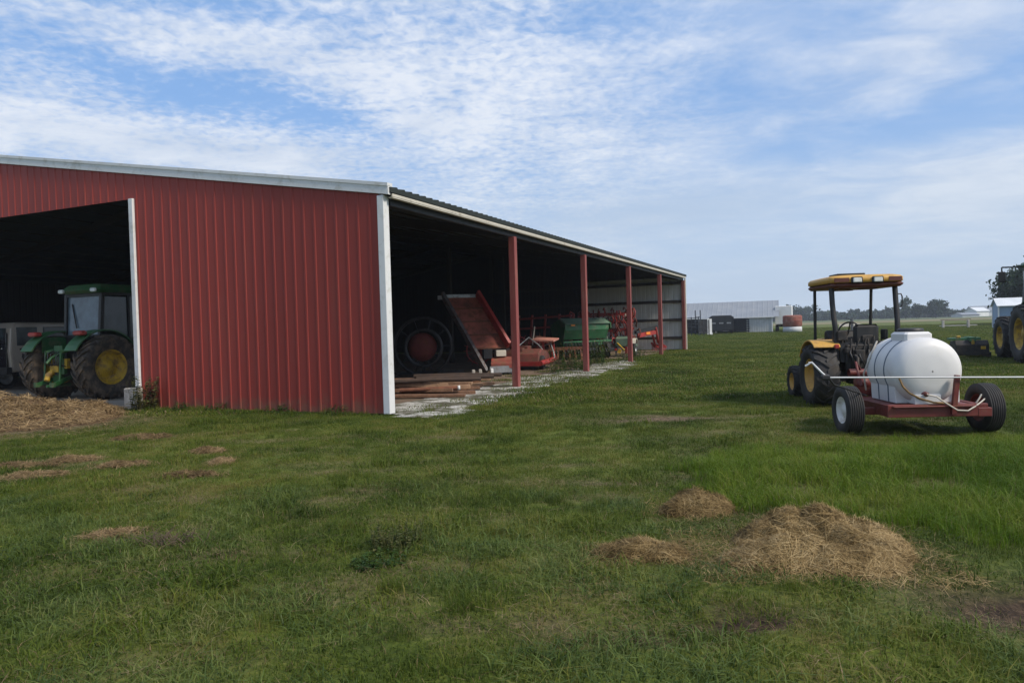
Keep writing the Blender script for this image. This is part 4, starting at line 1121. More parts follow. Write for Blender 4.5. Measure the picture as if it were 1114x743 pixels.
# ------------------------------------------------------------------ far yard
t = thing('livestock_shed', 'long low grey metal shed with an open side, beyond the end of the red barn', 'shed', (34.0, 93.0, 0), R(-20))
LS = 28
b = MB()
for y0, y1, z0, z1 in ((-.3, 4.2, 2.0, 4.2), (4.2, 8.7, 4.2, 2.0)):
    pts = []; x = -LS - .3
    while x < .3: pts += [(x, 0), (x + .45, 0), (x + .5, .02), (x + .6, .02)]; x += .65
    vs = [v for x, h_ in pts for v in ((x, y0, z0 + h_), (x, y1, z1 + h_))]
    b.add(vs, [(2 * i, 2 * i + 2, 2 * i + 3, 2 * i + 1) for i in range(len(pts) - 1)])
b.build('roof', M['far_roof'], t, clean=False)
b = MB(); ribbed(b, 0, 3.0, .05, 2.0, 0, .3, .03); b.box((-1.5, .06, .12), (3.0, .06, .24)); b.build('front_wall', M['far_wall'], t)
b = MB(); b.add([(0, 0, 0), (0, 8.4, 0), (0, 8.4, 2.05), (0, 4.2, 4.1), (0, 0, 2.05)], [(0, 1, 2, 3, 4)]); b.add([(-LS, 0, 0), (-LS, 8.4, 0), (-LS, 8.4, 2.05), (-LS, 4.2, 4.1), (-LS, 0, 2.05)], [(0, 1, 2, 3, 4)]); b.build('gable_end', M['far_wall'], t)
b = MB(); b.box((-LS / 2, 8.4, 1), (LS, .06, 2.0)); b.build('back_wall', M['inner_dark'], t)
for i in range(7):
    b = MB(); b.box((-3.1 - i * 4, .05, 1.0), (.16, .16, 2.0)); b.build('post', M['grey_wood'], t)
b = MB(); b.box((0.02, -.06, 1.05), (.14, .12, 2.1)); b.box((-LS / 2, -.31, 1.96), (LS + .6, .05, .12)); b.build('trim', M['far_white'], t)


def gate(x0, x1, y, h, label, rz=0, mat='gate_dark', rails=11):
    g_ = thing('corral_gate', label, 'gate', ((x0 + x1) / 2, y, 0), rz, 'corral gates beyond the barn')
    hw = (x1 - x0) / 2
    b = MB()
    for i in range(rails): z = .25 + (h - .25) * i / (rails - 1); b.pipe([(-hw, 0, z), (hw, 0, z)], .045, 6)
    b.build('rails', M[mat], g_)
    for x in (-hw, 0, hw):
        b = MB(); b.beam((x, 0, 0), (x, 0, h + .12), .10, .08); b.build('upright', M[mat], g_)
    return g_


gate(20.4, 22.1, 84.2, 2.05, 'dark steel corral gate just right of the red barn, left of two', R(-8))
gate(21.9, 23.2, 83.6, 1.7, 'dark steel corral gate beside the white panel, right of two', R(10))
b = MB(); b.rbox((0, 0, .95), (.55, .08, 1.9), .02); b.box((0, -.06, .12), (.62, .2, .2)); o = b.build('white_panel', M['far_white'], None, (23.75, 85.5, 0)); tag(o, 'narrow white upright panel between the corral gates and the black trailer', 'panel')
b = MB(); b.pipe([(0, 0, 0), (0, 0, 3.0)], .06, 8); b.pipe([(.6, 0, 0), (.6, 0, 3.0)], .06, 8); b.beam((0, 0, 2.2), (.6, 0, 2.2), .07); o = b.build('head_chute', M['gate_dark'], None, (22.2, 86.0, 0)); tag(o, 'pair of tall dark steel uprights standing behind the corral gates', 'cattle chute')
t = thing('livestock_trailer', 'black covered livestock trailer parked before the long grey shed', 'trailer', (25.95, 88.0, 0), R(-14))
b = MB(); b.prism([(-1.4, .45), (1.4, .45), (1.4, 2.1), (1.1, 2.3), (-1.1, 2.3), (-1.4, 2.1)], 0, 4.5, 'Y'); b.build('body', M['tarp_black'], t, bevel=.05)
b = MB()
for i in range(3): b.box((-.95 + .9 * i, -.02, 1.35), (.5, .05, .16))
b.build('slats', M['steel'], t)
b = MB()
for x in (-1.4, -.5, .5, 1.4): b.box((x, -.03, 1.25), (.07, .06, 1.7))
b.build('ribs', M['black_metal'], t)
for s in (-1, 1):
    for y in (1.8, 2.7): wheel(t, (s * 1.3, y, .38), .38, .22, .2, s, M['steel'], M['tyre'], ribs=True)
b = MB(); b.beam((-.8, 0, .4), (0, -1.6, .4), .1); b.beam((.8, 0, .4), (0, -1.6, .4), .1); b.build('tongue', M['black_metal'], t)
t = thing('feed_panel', 'brown slatted feed gate closing the shed opening left of the pale wall', 'gate', (29.6, 93.4, 0), R(-20))
b = MB()
for i in range(6): b.box((0, 0, .25 + .29 * i), (3.0, .05, .16))
b.build('boards', M['gate_dark'], t)
b = MB()
for x in (-1.4, 0, 1.4): b.box((x, -.05, .9), (.1, .06, 1.8))
b.build('uprights', M['gate_dark'], t)

t = thing('box_truck', 'white box truck parked past the end of the long grey shed', 'truck', (36.75, 96.0, 0), R(-23))
b = MB(); b.rbox((0, -.7, 2.15), (2.1, 3.4, 2.4), .06); b.build('cargo_box', M['far_white'], t)
b = MB(); b.prism([(1.05, .6), (2.6, .6), (2.65, 1.3), (2.3, 1.5), (1.9, 2.5), (1.05, 2.6)], -.95, .95); b.build('cab', M['far_white'], t, bevel=.05)
b = MB(); b.box((.96, 1.55, 1.95), (.03, .7, .6)); b.box((-.96, 1.55, 1.95), (.03, .7, .6)); b.build('cab_window', M['glass'], t)
b = MB(); b.box((0, .3, .75), (.9, 4.6, .3)); b.build('chassis', M['black'], t)
for y in (-1.5, 1.75):
    for s in (-1, 1): wheel(t, (s * .9, y, .45), .45, .28, .24, s, M['steel'], M['tyre'], ribs=True)
t = thing('rusty_tank', 'rusty red drum-shaped tank on a white base, left of the yellow tractor', 'tank', (34.8, 88.3, 0), R(12))
b = MB(); b.lathe([(.001, 1.95), (.85, 2.02), (1.1, 1.95), (1.13, 1.85), (1.13, .75), (1.0, .6), (.001, .6)], (0, 0, .06), 'Z', 40); b.lathe([(1.13, 1.28), (1.17, 1.3), (1.17, 1.36), (1.13, 1.38)], (0, 0, .06), 'Z', 40); b.build('drum', M['rust_tank'], t)
b = MB(); b.lathe([(1.05, .02), (1.12, .05), (1.10, .62), (1.0, .66)], (0, 0, 0), 'Z', 40); b.build('base_ring', M['far_wall'], t)

t = thing('blue_shed', 'small pale blue shed with a white gable roof, behind the large right-hand tractor', 'shed', (51.5, 75.3, 0), R(-24))
b = MB()
b.add([(0, 0, 0), (0, 3.0, 0), (0, 3.0, 2.45), (0, 1.5, 3.15), (0, 0, 2.45)], [(0, 1, 2, 3, 4)]); b.add([(5, 0, 0), (5, 3.0, 0), (5, 3.0, 2.45), (5, 1.5, 3.15), (5, 0, 2.45)], [(0, 1, 2, 3, 4)])
for i in range(12):
    z = .05 + i * .2
    b.box((2.5, .0, z + .1), (4.98, .035, .19), (R(6), 0, 0)); b.box((2.5, 3.0, z + .1), (4.98, .035, .19))
b.build('wall', M['blue_siding'], t, clean=False)
b = MB()
b.prism([(-.3, 2.38), (1.5, 3.22), (3.3, 2.38), (3.3, 2.30), (1.5, 3.14), (-.3, 2.30)], -.2, 5.2); b.build('roof', M['shed_roof'], t)
b = MB(); b.box((-.01, -.01, 1.2), (.12, .12, 2.4)); b.box((-.01, 3.0, 1.2), (.12, .12, 2.4)); b.box((2.6, -.02, .15), (5, .06, .12)); b.build('trim', M['far_white'], t)
t = thing('hitching_rail', 'pale two-post wooden rail standing alone in the far field, left of the blue shed', 'fence', (53.1, 85.2, 0), R(-8))
for x in (-1.4, 1.4):
    b = MB(); b.rbox((x, 0, .45), (.24, .24, .92), .02); b.build('post', M['grey_wood'], t)
b = MB(); b.box((.3, 0, .28), (4.2, .08, .12)); b.build('lower_rail', M['grey_wood'], t)
b = MB(); b.box((0, 0, .98), (3.4, .06, .07)); b.build('upper_rail', M['pole_dark'], t)


# ------------------------------------------------------------------ trees
def crown(b, c, rx, ry, rz_, n_cl, n_lf, size, rnd, mi=0, gap=.55):
    """leaf clumps of uneven size spread through an ellipsoid"""
    c = Vector(c)
    for _ in range(n_cl):
        while True:
            u = Vector((rnd.uniform(-1, 1), rnd.uniform(-1, 1), rnd.uniform(-1, 1)))
            if .25 < u.length < 1: break
        k = rnd.uniform(.72, 1.12)
        cc = c + Vector((u.x * rx * k, u.y * ry * k, u.z * rz_ * k))
        cr = rnd.uniform(.16, .34) * (rx + rz_) * .5
        for _ in range(n_lf):
            v = Vector((rnd.gauss(0, gap), rnd.gauss(0, gap), rnd.gauss(0, gap * .8))) * cr
            p_ = cc + v; s_ = size * rnd.uniform(.6, 1.4)
            q = Euler((rnd.uniform(0, 6.3), rnd.uniform(0, 6.3), rnd.uniform(0, 6.3))).to_matrix()
            b.add([p_ + q @ Vector(a) * s_ for a in ((-.5, 0, 0), (0, -.32, .06), (.5, 0, 0), (0, .32, .06))], [(0, 1, 2, 3)], mi)


def tree(label, loc, h, rx, rz_, mat, n_cl, n_lf, size, seed, group=None, base=.28):
    rnd = random.Random(seed)
    t_ = thing('tree', label, 'tree', loc, rnd.uniform(0, 6), group)
    b = MB(); r0 = h * .028
    b.pipe([(0, 0, -.1), (h * .01, 0, h * .2), (-h * .01, h * .01, h * .5), (0, 0, h * .85)], r0, 9, r1=r0 * .25)
    for i in range(7):
        a = rnd.uniform(0, 6.3); z0 = h * rnd.uniform(.25, .6); e = Vector((math.cos(a), math.sin(a), 0)) * rx * rnd.uniform(.5, .8)
        b.pipe([(0, 0, z0), (e.x * .5, e.y * .5, z0 + h * .10), (e.x, e.y, z0 + h * .22)], r0 * .45, 6, r1=r0 * .1)
    b.build('trunk', M['bark'], t_)
    b = MB(); crown(b, (0, 0, h - rz_ * 1.02), rx, rx, rz_, n_cl, n_lf, size, rnd); b.build('crown', mat, t_, clean=False)
    return t_


tree('slender pale tree in the far field, leftmost of the three together', (182.6, 330, 0), 9.6, 2.4, 4.4, M['tree_mid'], 34, 40, .85, 1)
tree('small rounded dark tree in the far field, middle of the three together', (188.3, 331, 0), 6.9, 2.9, 3.0, M['tree_dark'], 40, 45, .8, 2)
tree('broad round dark tree in the far field, rightmost and largest of the three together', (195.9, 329, 0), 8.9, 4.6, 3.9, M['tree_dark'], 70, 50, .85, 3)
tree('large dark leafy tree rising behind the blue shed at the right edge of the photo', (73.5, 98, 0), 8.4, 6.0, 3.6, M['tree_dark'], 190, 150, .5, 4)

rnd = random.Random(11)
b = MB()
x = -420
while x < 720:
    Yt = 425 + 30 * math.sin(x * .012) + rnd.uniform(-8, 8)
    h_ = rnd.uniform(4.4, 7.4)
    if 172 < x < 194: h_ = 10.0
    if x > 255: h_ = rnd.uniform(3.2, 5.2)
    rx_ = rnd.uniform(5, 8.5)
    crown(b, (x, Yt, h_ * .48), rx_, 5, h_ * .48, 30, 34, 1.5, rnd)
    x += rx_ * rnd.uniform(.7, 1.15)
x = -420
while x < 720:
    crown(b, (x, 405 + rnd.uniform(-4, 4), 1.6), 6, 3, 2.0, 16, 30, 1.3, rnd); x += 7
o = b.build('treeline', M['far_trees'], clean=False); tag(o, 'dark hazy row of trees along the horizon', 'trees', kind='stuff')


def farm_building(label, loc, rz, L_, W2, hw, hr, wm, rm):
    t_ = thing('farm_building', label, 'building', loc, rz, 'far farm buildings')
    b = MB(); b.box((0, 0, hw / 2), (L_, W2, hw)); b.prism([(-W2 / 2, hw), (W2 / 2, hw), (0, hr)], -L_ / 2, L_ / 2); b.build('wall', M[wm], t_)
    b = MB(); b.prism([(-W2 / 2 - .4, hw), (0, hr + .15), (W2 / 2 + .4, hw), (W2 / 2 + .4, hw - .15), (0, hr), (-W2 / 2 - .4, hw - .15)], -L_ / 2 - .4, L_ / 2 + .4); b.build('roof', M[rm], t_)


farm_building('low white farm building far off, right of the three trees', (226, 355, 0), R(6), 9, 8, 1.2, 2.0, 'far_wall', 'far_roof')
farm_building('white farmhouse roof far off, just left of the blue shed', (251, 380, 0), R(-12), 12, 9, 3.0, 5.4, 'far_white', 'far_roof')
farm_building('white outbuilding far off between the farmhouse and the low white building', (243, 372, 0), R(15), 8, 7, 2.8, 4.6, 'far_white', 'shed_roof')


# ------------------------------------------------------------------ hay heaps
def straw(b, p_, d, up, ln, wd, rnd, mi=0):
    s_ = d.cross(up)
    if s_.length < .01: return
    s_ = s_.normalized() * wd
    bend = up * (ln * rnd.uniform(-.05, .16)) + s_ * (ln / max(wd, .001) * rnd.uniform(-.12, .12))
    a, m_, e = p_ - d * ln * .5, p_ + bend, p_ + d * ln * .5 + up * rnd.uniform(-.01, .03)
    b.add([a - s_, a + s_, m_ - s_, m_ + s_, e - s_ * .4, e + s_ * .4], [(0, 1, 3, 2), (2, 3, 5, 4)], mi)


def hay_heap(label, cx_, cy_, lobes, n_straw, mat, seed, ln=(.05, .20), wd=.0012, name='hay_pile', cat='hay pile', group=None):
    rnd = random.Random(seed)
    x0 = min(l[0] - 1.9 * l[2] for l in lobes); x1 = max(l[0] + 1.9 * l[2] for l in lobes)
    y0 = min(l[1] - 1.9 * l[3] for l in lobes); y1 = max(l[1] + 1.9 * l[3] for l in lobes)

    def hh(x, y):
        z = 0
        for a, c, sx, sy, h_ in lobes:
            q = ((x - a) / sx) ** 2 + ((y - c) / sy) ** 2
            z = max(z, h_ * math.exp(-q * q * .85 - q * .15)) if True else 0
        z *= 1 + .42 * fbm(x + seed, y, 4.5, 3) + .22 * fbm(x, y + seed, 13, 2)
        return z + gz(cx_ + x, cy_ + y)
    b = MB(); N = 52; K = 44
    vs = []
    for j in range(K + 1):
        for i in range(N + 1):
            x, y = x0 + (x1 - x0) * i / N, y0 + (y1 - y0) * j / K
            vs.append((x, y, hh(x, y) - .024))
    b.add(vs, [(j * (N + 1) + i, j * (N + 1) + i + 1, (j + 1) * (N + 1) + i + 1, (j + 1) * (N + 1) + i) for j in range(K) for i in range(N)], 1, True)
    made = 0
    while made < n_straw:
        x, y = rnd.uniform(x0, x1), rnd.uniform(y0, y1)
        z = hh(x, y); rel = z - gz(cx_ + x, cy_ + y)
        if rel < .012 and rnd.random() > .10: continue
        if rel < .035 and rnd.random() > .45: continue
        e = .03
        nrm_ = Vector((hh(x - e, y) - hh(x + e, y), hh(x, y - e) - hh(x, y + e), 2 * e)).normalized()
        a = rnd.uniform(0, 2 * PI); dd = Vector((math.cos(a), math.sin(a), rnd.gauss(0, .16)))
        dd = (dd - nrm_ * dd.dot(nrm_) * .93).normalized()
        straw(b, Vector((x, y, z)) + nrm_ * rnd.uniform(-.012, .022), dd, nrm_, rnd.uniform(*ln), wd * rnd.uniform(.7, 1.5), rnd)
        made += 1
    o_ = b.build(name, [mat, M['hay_core']], None, (cx_, cy_, 0), clean=False)
    return tag(o_, label, cat, group)


HG = 'heaps of cut hay on the grass'
hay_heap('largest tan hay heap, two-lobed, on the grass at the lower right', 2.00, 4.80,
         [(.02, .40, .33, .20, .175), (.38, .20, .28, .20, .15), (-.19, -.02, .35, .20, .12), (.15, -.12, .34, .18, .095), (.47, .04, .18, .15, .08), (.20, .36, .25, .18, .185)], 36000, M['hay'], 5, group=HG)
hay_heap('small rounded tan hay heap behind the largest one, against bright grass', 1.60, 6.15, [(0, .05, .24, .19, .15), (-.12, 0, .2, .14, .10)], 6500, M['hay'], 6, group=HG)
hay_heap('flat spread-out tan hay heap just left of the largest one', .86, 4.98, [(0, .05, .22, .15, .085), (.14, -.02, .15, .11, .065), (-.17, .08, .12, .09, .055)], 7000, M['hay'], 8, group=HG)
hay_heap('wide brown heap of old hay in front of the barn doorway', -9.7, 13.8, [(-.9, .2, 1.9, 1.1, .34), (-1.4, 1.2, 1.7, 1.1, .42), (.3, .9, .9, 1.1, .28), (-.1, 2.1, .8, .7, .22)], 16000, M['hay_brown'], 9, ln=(.10, .30), wd=.0045, group=HG)
small = [(-6.05, 11.5, .42, .26, .10, 'small tan hay clump nearest the barn wall'), (-6.5, 9.35, .45, .16, .07, 'flat brown hay clump at the left edge of the lawn'),
         (-6.05, 9.72, .30, .14, .09, 'brown hay clump beside the flat one at the left edge'), (-5.85, 8.65, .42, .17, .09, 'brown hay clump nearest the camera at the left edge of the lawn'),
         (-5.1, 9.15, .34, .12, .07, 'low brown hay clump between the left edge and the dead brush'), (-4.35, 10.0, .24, .14, .08, 'small tan hay clump left of the lawn centre'),
         (-3.78, 9.1, .14, .12, .08, 'tiny reddish hay tuft on the lawn before the red wall'), (-3.85, 8.35, .32, .08, .05, 'thin streak of hay in front of the tiny tuft'),
         (-3.4, 5.92, .2, .09, .05, 'small dull hay tuft behind the dead brush'),
         ]
for i, (x, y, rx, ry, h_, lb) in enumerate(small):
    hay_heap(lb, x, y, [(0, 0, rx * .75, ry * .8, h_ * .6), (rx * .6, ry * .3, rx * .45, ry * .6, h_ * .42), (-rx * .55, -ry * .3, rx * .4, ry * .5, h_ * .36)], int(900 + 1500 * rx), M['hay_brown'], 20 + i, ln=(.05, .16), wd=.0024, name='hay_clump', cat='hay clump', group='small hay clumps on the lawn')

# dead brush
rnd = random.Random(31)
b = MB()
for i in range(60):
    a = rnd.uniform(0, 6.3); ln = rnd.uniform(.08, .2); p0 = Vector((rnd.gauss(0, .11), rnd.gauss(0, .06), .01))
    e = p0 + Vector((math.cos(a) * ln, math.sin(a) * ln * .6, rnd.uniform(.01, .14)))
    b.pipe([p0, p0.lerp(e, .5) + Vector((0, 0, rnd.uniform(0, .05))), e], .0035, 5, r1=.0015, cap=False)
o = b.build('dead_brush', M['twig'], None, (-2.72, 5.55, gz(-2.72, 5.55)), clean=False); tag(o, 'small heap of dead grey twigs on the lawn at lower left', 'brush')


# ------------------------------------------------------------------ weeds
def weed(name, label, loc, h, n_st, leaf, mat, seed, spread=.2, group=None, lw=.35, droop=.3):
    rnd = random.Random(seed); b = MB()
    for i in range(n_st):
        a = rnd.uniform(0, 6.3); r_ = spread * math.sqrt(rnd.random()); p0 = Vector((r_ * math.cos(a), r_ * math.sin(a), -.01))
        hh = h * rnd.uniform(.5, 1.05); e = p0 + Vector((rnd.gauss(0, .13) * hh, rnd.gauss(0, .13) * hh, hh))
        b.pipe([p0, p0.lerp(e, .5) + Vector((rnd.gauss(0, .02), rnd.gauss(0, .02), 0)), e], .0045, 4, r1=.0015, cap=False)
        for k in range(int(5 + hh / leaf * 1.4)):
            t_ = rnd.uniform(.1, 1); q = p0.lerp(e, t_); a2 = rnd.uniform(0, 6.3); l_ = leaf * rnd.uniform(.5, 1.2) * (1.2 - .5 * t_)
            d_ = Vector((math.cos(a2), math.sin(a2), rnd.uniform(-droop, .7))).normalized(); s_ = d_.cross(Vector((0, 0, 1))).normalized() * l_ * lw
            m_ = q + d_ * l_ * .5 + Vector((0, 0, l_ * .08))
            b.add([q, m_ - s_, q + d_ * l_, m_ + s_], [(0, 1, 2, 3)])
    o_ = b.build(name, mat, None, loc, clean=False)
    return tag(o_, label, 'weed', group)


WG = 'tall weeds along the open side of the barn'
weed('weed_clump', 'dull green weed clump growing against the barn wall by the white jamb', bl(-6.45, -.30), .80, 46, .10, M['weed_dull'], 1, .26)
weed('broadleaf_weed', 'dark broad-leaved weed patch in the lawn at lower centre', (-.98, 5.0, gz(-.98, 5.0)), .075, 70, .035, M['weed_leaf'], 2, .2, lw=.4)
weed('bushy_weed', 'grey-green feathery weed standing behind the broad-leaved patch', (-.93, 5.38, gz(-.93, 5.38)), .19, 50, .035, M['weed_dull'], 3, .2)
for i, (x, y, h_) in enumerate(((-.75, 11.4, .9), (-.9, 12.6, 1.15), (-.55, 13.4, .8), (-1.1, 14.6, 1.0), (-.7, 15.8, 1.1), (-1.0, 17.0, 1.0), (-.5, 12.9, .5), (-.4, 19.4, .6), (-.7, 22.3, .55))):
    weed('tall_weed', ('tall leafy weed at the foot of the third post', 'tall leafy weed growing in the open bays before the green drill')[0 if i in (1, 2) else 1], bl(x, y), h_, 22, .10, M['weed_dull'] if i % 2 else M['weed_leaf'], 40 + i, .42, WG)
for i, (x, y) in enumerate(((-2.6, -.16), (-1.2, -.14), (-4.4, -.15), (-5.4, -.15))):
    weed('wall_weed', 'low green weed growing at the foot of the red wall', bl(x, y), .22, 18, .07, M['weed_leaf'], 60 + i, .26, 'low weeds along the red wall')

# ------------------------------------------------------------------ grass
protos = bpy.data.collections.new('grass_tufts')          # not linked to the scene: only a source for the instances


def blades(n, rad, h0, h1, wd, lean, rnd, b, mi=0, curl=.5):
    for _ in range(n):
        r_ = rad * math.sqrt(rnd.random()); a = rnd.uniform(0, 6.3)
        p0 = Vector((r_ * math.cos(a), r_ * math.sin(a), -.01)); h_ = rnd.uniform(h0, h1); a2 = rnd.uniform(0, 6.3)
        dr = Vector((math.cos(a2), math.sin(a2), 0)); ln = abs(rnd.gauss(0, lean)) * h_
        s_ = Vector((-dr.y, dr.x, 0)) * wd * rnd.uniform(.7, 1.3); an = rnd.uniform(-.8, .8)
        s_ = Matrix.Rotation(an, 3, 'Z') @ s_
        m_ = p0 + dr * ln * .35 + Vector((0, 0, h_ * .6)); e = p0 + dr * ln * (1 + curl) + Vector((0, 0, h_ * (1 - curl * .28 * min(1, ln / h_))))
        b.add([p0 - s_, p0 + s_, m_ + s_ * .8, m_ - s_ * .8, e], [(0, 1, 2, 3), (3, 2, 4)], mi, False)


def proto(idx, fn, mats):
    b = MB(); fn(b, random.Random(100 + idx))
    o_ = b.build('tuft_%02d' % idx, mats, clean=False)
    col.objects.unlink(o_); protos.objects.link(o_)


def lawn(b, r): blades(190, .21, .022, .058, .0021, .8, r, b); blades(6, .21, .03, .06, .0016, .9, r, b, 1); blades(7, .2, .05, .09, .002, .6, r, b)
def lawn2(b, r): blades(150, .22, .02, .05, .0026, 1.0, r, b); blades(12, .21, .02, .06, .002, 1.3, r, b, 1)
def tall(b, r): blades(110, .17, .09, .21, .0026, .45, r, b); blades(8, .16, .1, .2, .002, .7, r, b, 1)
def wide(b, r): blades(70, .20, .05, .12, .0042, 1.0, r, b, 0, .8)
def clover(b, r):
    for _ in range(170):
        rr_ = .2 * math.sqrt(r.random()); a = r.uniform(0, 6.3); h_ = r.uniform(.015, .06); c = Vector((rr_ * math.cos(a), rr_ * math.sin(a), h_)); s_ = r.uniform(.005, .011)
        q = Euler((r.gauss(0, .5), r.gauss(0, .5), r.uniform(0, 6))).to_matrix()
        b.add([c + q @ Vector(p_) * s_ for p_ in ((-1, 0, 0), (-.3, -.7, .15), (.8, -.5, 0), (1, .2, .1), (.2, .8, .1))], [(0, 1, 2, 3, 4)], 0)
    blades(40, .2, .03, .07, .002, .8, r, b)
def litter(b, r):
    for _ in range(60):
        rr_ = .22 * math.sqrt(r.random()); a = r.uniform(0, 6.3); d_ = Vector((math.cos(a * 7), math.sin(a * 7), r.gauss(0, .15))).normalized()
        straw(b, Vector((rr_ * math.cos(a), rr_ * math.sin(a), r.uniform(.008, .035))), d_, Vector((0, 0, 1)), r.uniform(.03, .09), .0011, r, 1)
    blades(25, .2, .02, .06, .002, 1.1, r, b)
def far_tuft(b, r): blades(150, .45, .035, .095, .008, .8, r, b); blades(10, .45, .05, .12, .007, .9, r, b, 1)
def far_wide(b, r): blades(300, 1.0, .03, .085, .013, .9, r, b); blades(14, 1.0, .04, .08, .01, .9, r, b, 1)
def crab(b, r): blades(85, .20, .04, .105, .0034, 1.1, r, b, 0, .7); blades(40, .2, .03, .06, .0022, .9, r, b)
def lush(b, r): blades(120, .18, .08, .22, .0028, .5, r, b); blades(6, .16, .1, .2, .002, .7, r, b, 1)


GM = [M['grass'], M['straw_bits']]
for i, (fn, mt) in enumerate(((lawn, GM), (lawn, GM), (lawn2, GM), (tall, GM), (wide, GM), (clover, GM), (litter, GM), (far_tuft, GM), (lush, [M['grass_lush'], M['straw_bits']]), (far_wide, GM), (crab, [M['grass_pale'], M['straw_bits']]))):
    proto(i, fn, mt)

HEAPS = [(2.10, 4.95, .48, .36), (1.6, 6.2, .22, .17), (.92, 5.08, .30, .14), (-10.0, 14.4, 2.0, 1.6)] + [(x, y, rx * .7, ry * .7) for x, y, rx, ry, _, _ in small]
pts, idx, scl, rot = [], [], [], []
rnd = random.Random(77)


def put(x, y, i, s):
    pts.append((x, y, gz(x, y))); idx.append(i); scl.append(s); rot.append(rnd.uniform(0, 6.283))


def blocked(x, y):
    bx, by = to_barn(x, y)
    if -2.6 < bx < -.35 and 7.5 < by < 28: return .45 + .4 * sstep(-1.2, -2.6, bx) if fbm(x, y, .9) > -.2 else .85
    if -26.2 < bx < -.35 and -.02 < by < 31.1: return 1.0
    if -19 < bx < -7.1 and -1.0 < by < 1:
        if by > -.75 + (bx + 13) * .06 or bx < -12: return 1.0
    if -.9 < bx < 1.15 and -.4 < by < 19.6: return .70 if fbm(x, y, 1.6) < .12 else .35
    for a, c, rx, ry in HEAPS:
        q = ((x - a) / rx) ** 2 + ((y - c) / ry) ** 2
        if q < 1: return .97
        if q < 1.7: return .5
    return 0


def lush_zone(x, y):
    """the strip of taller bright grass between the trailer and the hay"""
    k = math.exp(-((y - 7.6 - (x - 4) * .12) / 1.5) ** 2) * sstep(1.2, 2.4, x) * (1 - sstep(7, 9, x))
    k += .9 * math.exp(-((x - 4.0) / .9) ** 2 - ((y - 5.6) / .8) ** 2)
    return k


y = 1.6
while y < 15:
    stp = .165 if y < 8 else .20
    x = -(y * .95 + 3)
    while x < y * .95 + 3:
        X_, Y_ = x + rnd.uniform(-.1, .1), y + rnd.uniform(-.1, .1)
        bk_ = blocked(X_, Y_)
        if rnd.random() >= bk_:
            br = bare(X_, Y_); lz = lush_zone(X_, Y_)
            n1 = fbm(X_, Y_, .55, 3, 1.0); n2 = fbm(X_, Y_, 1.3, 2, 5.0)
            if br > .45:
                if rnd.random() < .45 * (1.1 - br): put(X_, Y_, 6, rnd.uniform(.7, 1.1))
                elif rnd.random() < .2: put(X_, Y_, 2, .8)
            elif br > .2: put(X_, Y_, 6 if rnd.random() < .5 else 2, rnd.uniform(.8, 1.1))
            else:
                hs = 1 + .35 * n1
                if lz > .3 and rnd.random() < min(.95, lz * 1.25): put(X_, Y_, 8, rnd.uniform(.7, 1.05) * (.6 + .45 * min(1, lz)))
                elif n2 > .30 and rnd.random() < .45: put(X_, Y_, 3, rnd.uniform(.35, .62))
                elif Y_ < 7.5 and fbm(X_, Y_, .9, 3, 9.0) > -.05 and rnd.random() < .62 - .07 * max(0, Y_ - 3.5): put(X_, Y_, 10, rnd.uniform(.7, 1.15))
                elif n2 > .12 and rnd.random() < .35: put(X_, Y_, 4, rnd.uniform(.7, 1.15) * hs)
                elif n1 < -.35 and rnd.random() < .16: put(X_, Y_, 5, rnd.uniform(.7, 1.1))
                elif n1 > .2 and rnd.random() < .3: put(X_, Y_, 6, 1)
                else: put(X_, Y_, rnd.choice((0, 1, 0, 1, 2)), rnd.uniform(.8, 1.2) * hs)
        x += stp
    y += stp
y = 15
while y < 120:
    near = y < 30
    stp = .36 + (y - 15) * .018 if near else .78 + (y - 30) * .008
    x = -(y * .5 + 3) if y > 45 else -(y * .9)
    while x < y * .92 + 3:
        X_, Y_ = x + rnd.uniform(-.5, .5) * stp, y + rnd.uniform(-.5, .5) * stp
        if rnd.random() >= blocked(X_, Y_):
            if near: put(X_, Y_, 7, rnd.uniform(.8, 1.05))
            else: put(X_, Y_, 9, rnd.uniform(.85, 1.1) * (1 + (y - 30) * .004))
        x += stp
    y += stp
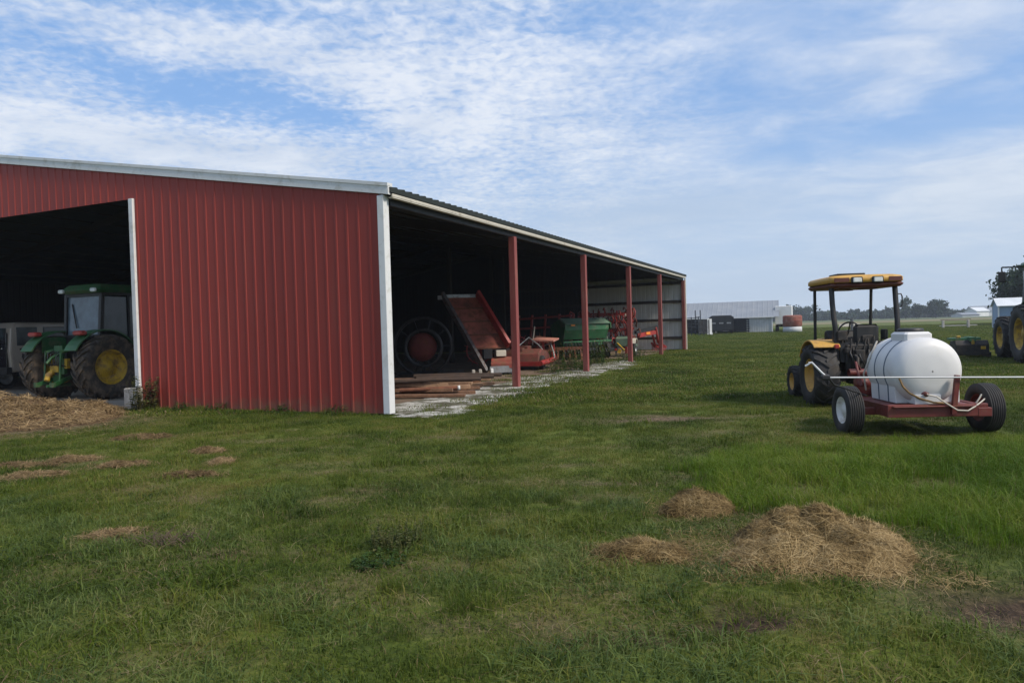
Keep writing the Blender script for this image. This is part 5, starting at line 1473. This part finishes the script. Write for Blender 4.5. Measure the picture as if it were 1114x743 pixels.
for y in [i * .22 for i in range(0, 33)]:                     # ragged grass right at the foot of the wall and the corner
    q = bl(-.1 - y, -.12 - rnd.random() * .12)
    if y < 6.6: put(q.x, q.y, rnd.choice((3, 0, 4)), rnd.uniform(.5, .95))
print('grass instances', len(pts))

me = bpy.data.meshes.new('grass'); me.from_pydata(pts, [], [])
for nm, ty, dat in (('pick', 'INT', idx), ('size', 'FLOAT', scl), ('turn', 'FLOAT', rot)):
    a = me.attributes.new(nm, ty, 'POINT'); a.data.foreach_set('value', dat)
go = bpy.data.objects.new('grass', me); col.objects.link(go)
tag(go, 'uneven mown grass with dry blades covering the yard', 'grass', kind='stuff')
ng = bpy.data.node_groups.new('scatter', 'GeometryNodeTree')
ng.interface.new_socket('Geometry', in_out='INPUT', socket_type='NodeSocketGeometry'); ng.interface.new_socket('Geometry', in_out='OUTPUT', socket_type='NodeSocketGeometry')
N = ng.nodes; gi = N.new('NodeGroupInput'); gout = N.new('NodeGroupOutput')
mtp = N.new('GeometryNodeMeshToPoints'); iop = N.new('GeometryNodeInstanceOnPoints'); ci = N.new('GeometryNodeCollectionInfo')
ci.inputs['Collection'].default_value = protos; ci.inputs['Separate Children'].default_value = True; ci.inputs['Reset Children'].default_value = True


def attr(nm, ty):
    n_ = N.new('GeometryNodeInputNamedAttribute'); n_.data_type = ty; n_.inputs[0].default_value = nm; return n_.outputs[0]


ng.links.new(gi.outputs[0], mtp.inputs['Mesh']); ng.links.new(mtp.outputs[0], iop.inputs['Points']); ng.links.new(ci.outputs[0], iop.inputs['Instance'])
iop.inputs['Pick Instance'].default_value = True
ng.links.new(attr('pick', 'INT'), iop.inputs['Instance Index']); ng.links.new(attr('size', 'FLOAT'), iop.inputs['Scale'])
cx3 = N.new('ShaderNodeCombineXYZ'); ng.links.new(attr('turn', 'FLOAT'), cx3.inputs[2]); ng.links.new(cx3.outputs[0], iop.inputs['Rotation'])
ng.links.new(iop.outputs[0], gout.inputs[0])
md = go.modifiers.new('scatter', 'NODES'); md.node_group = ng
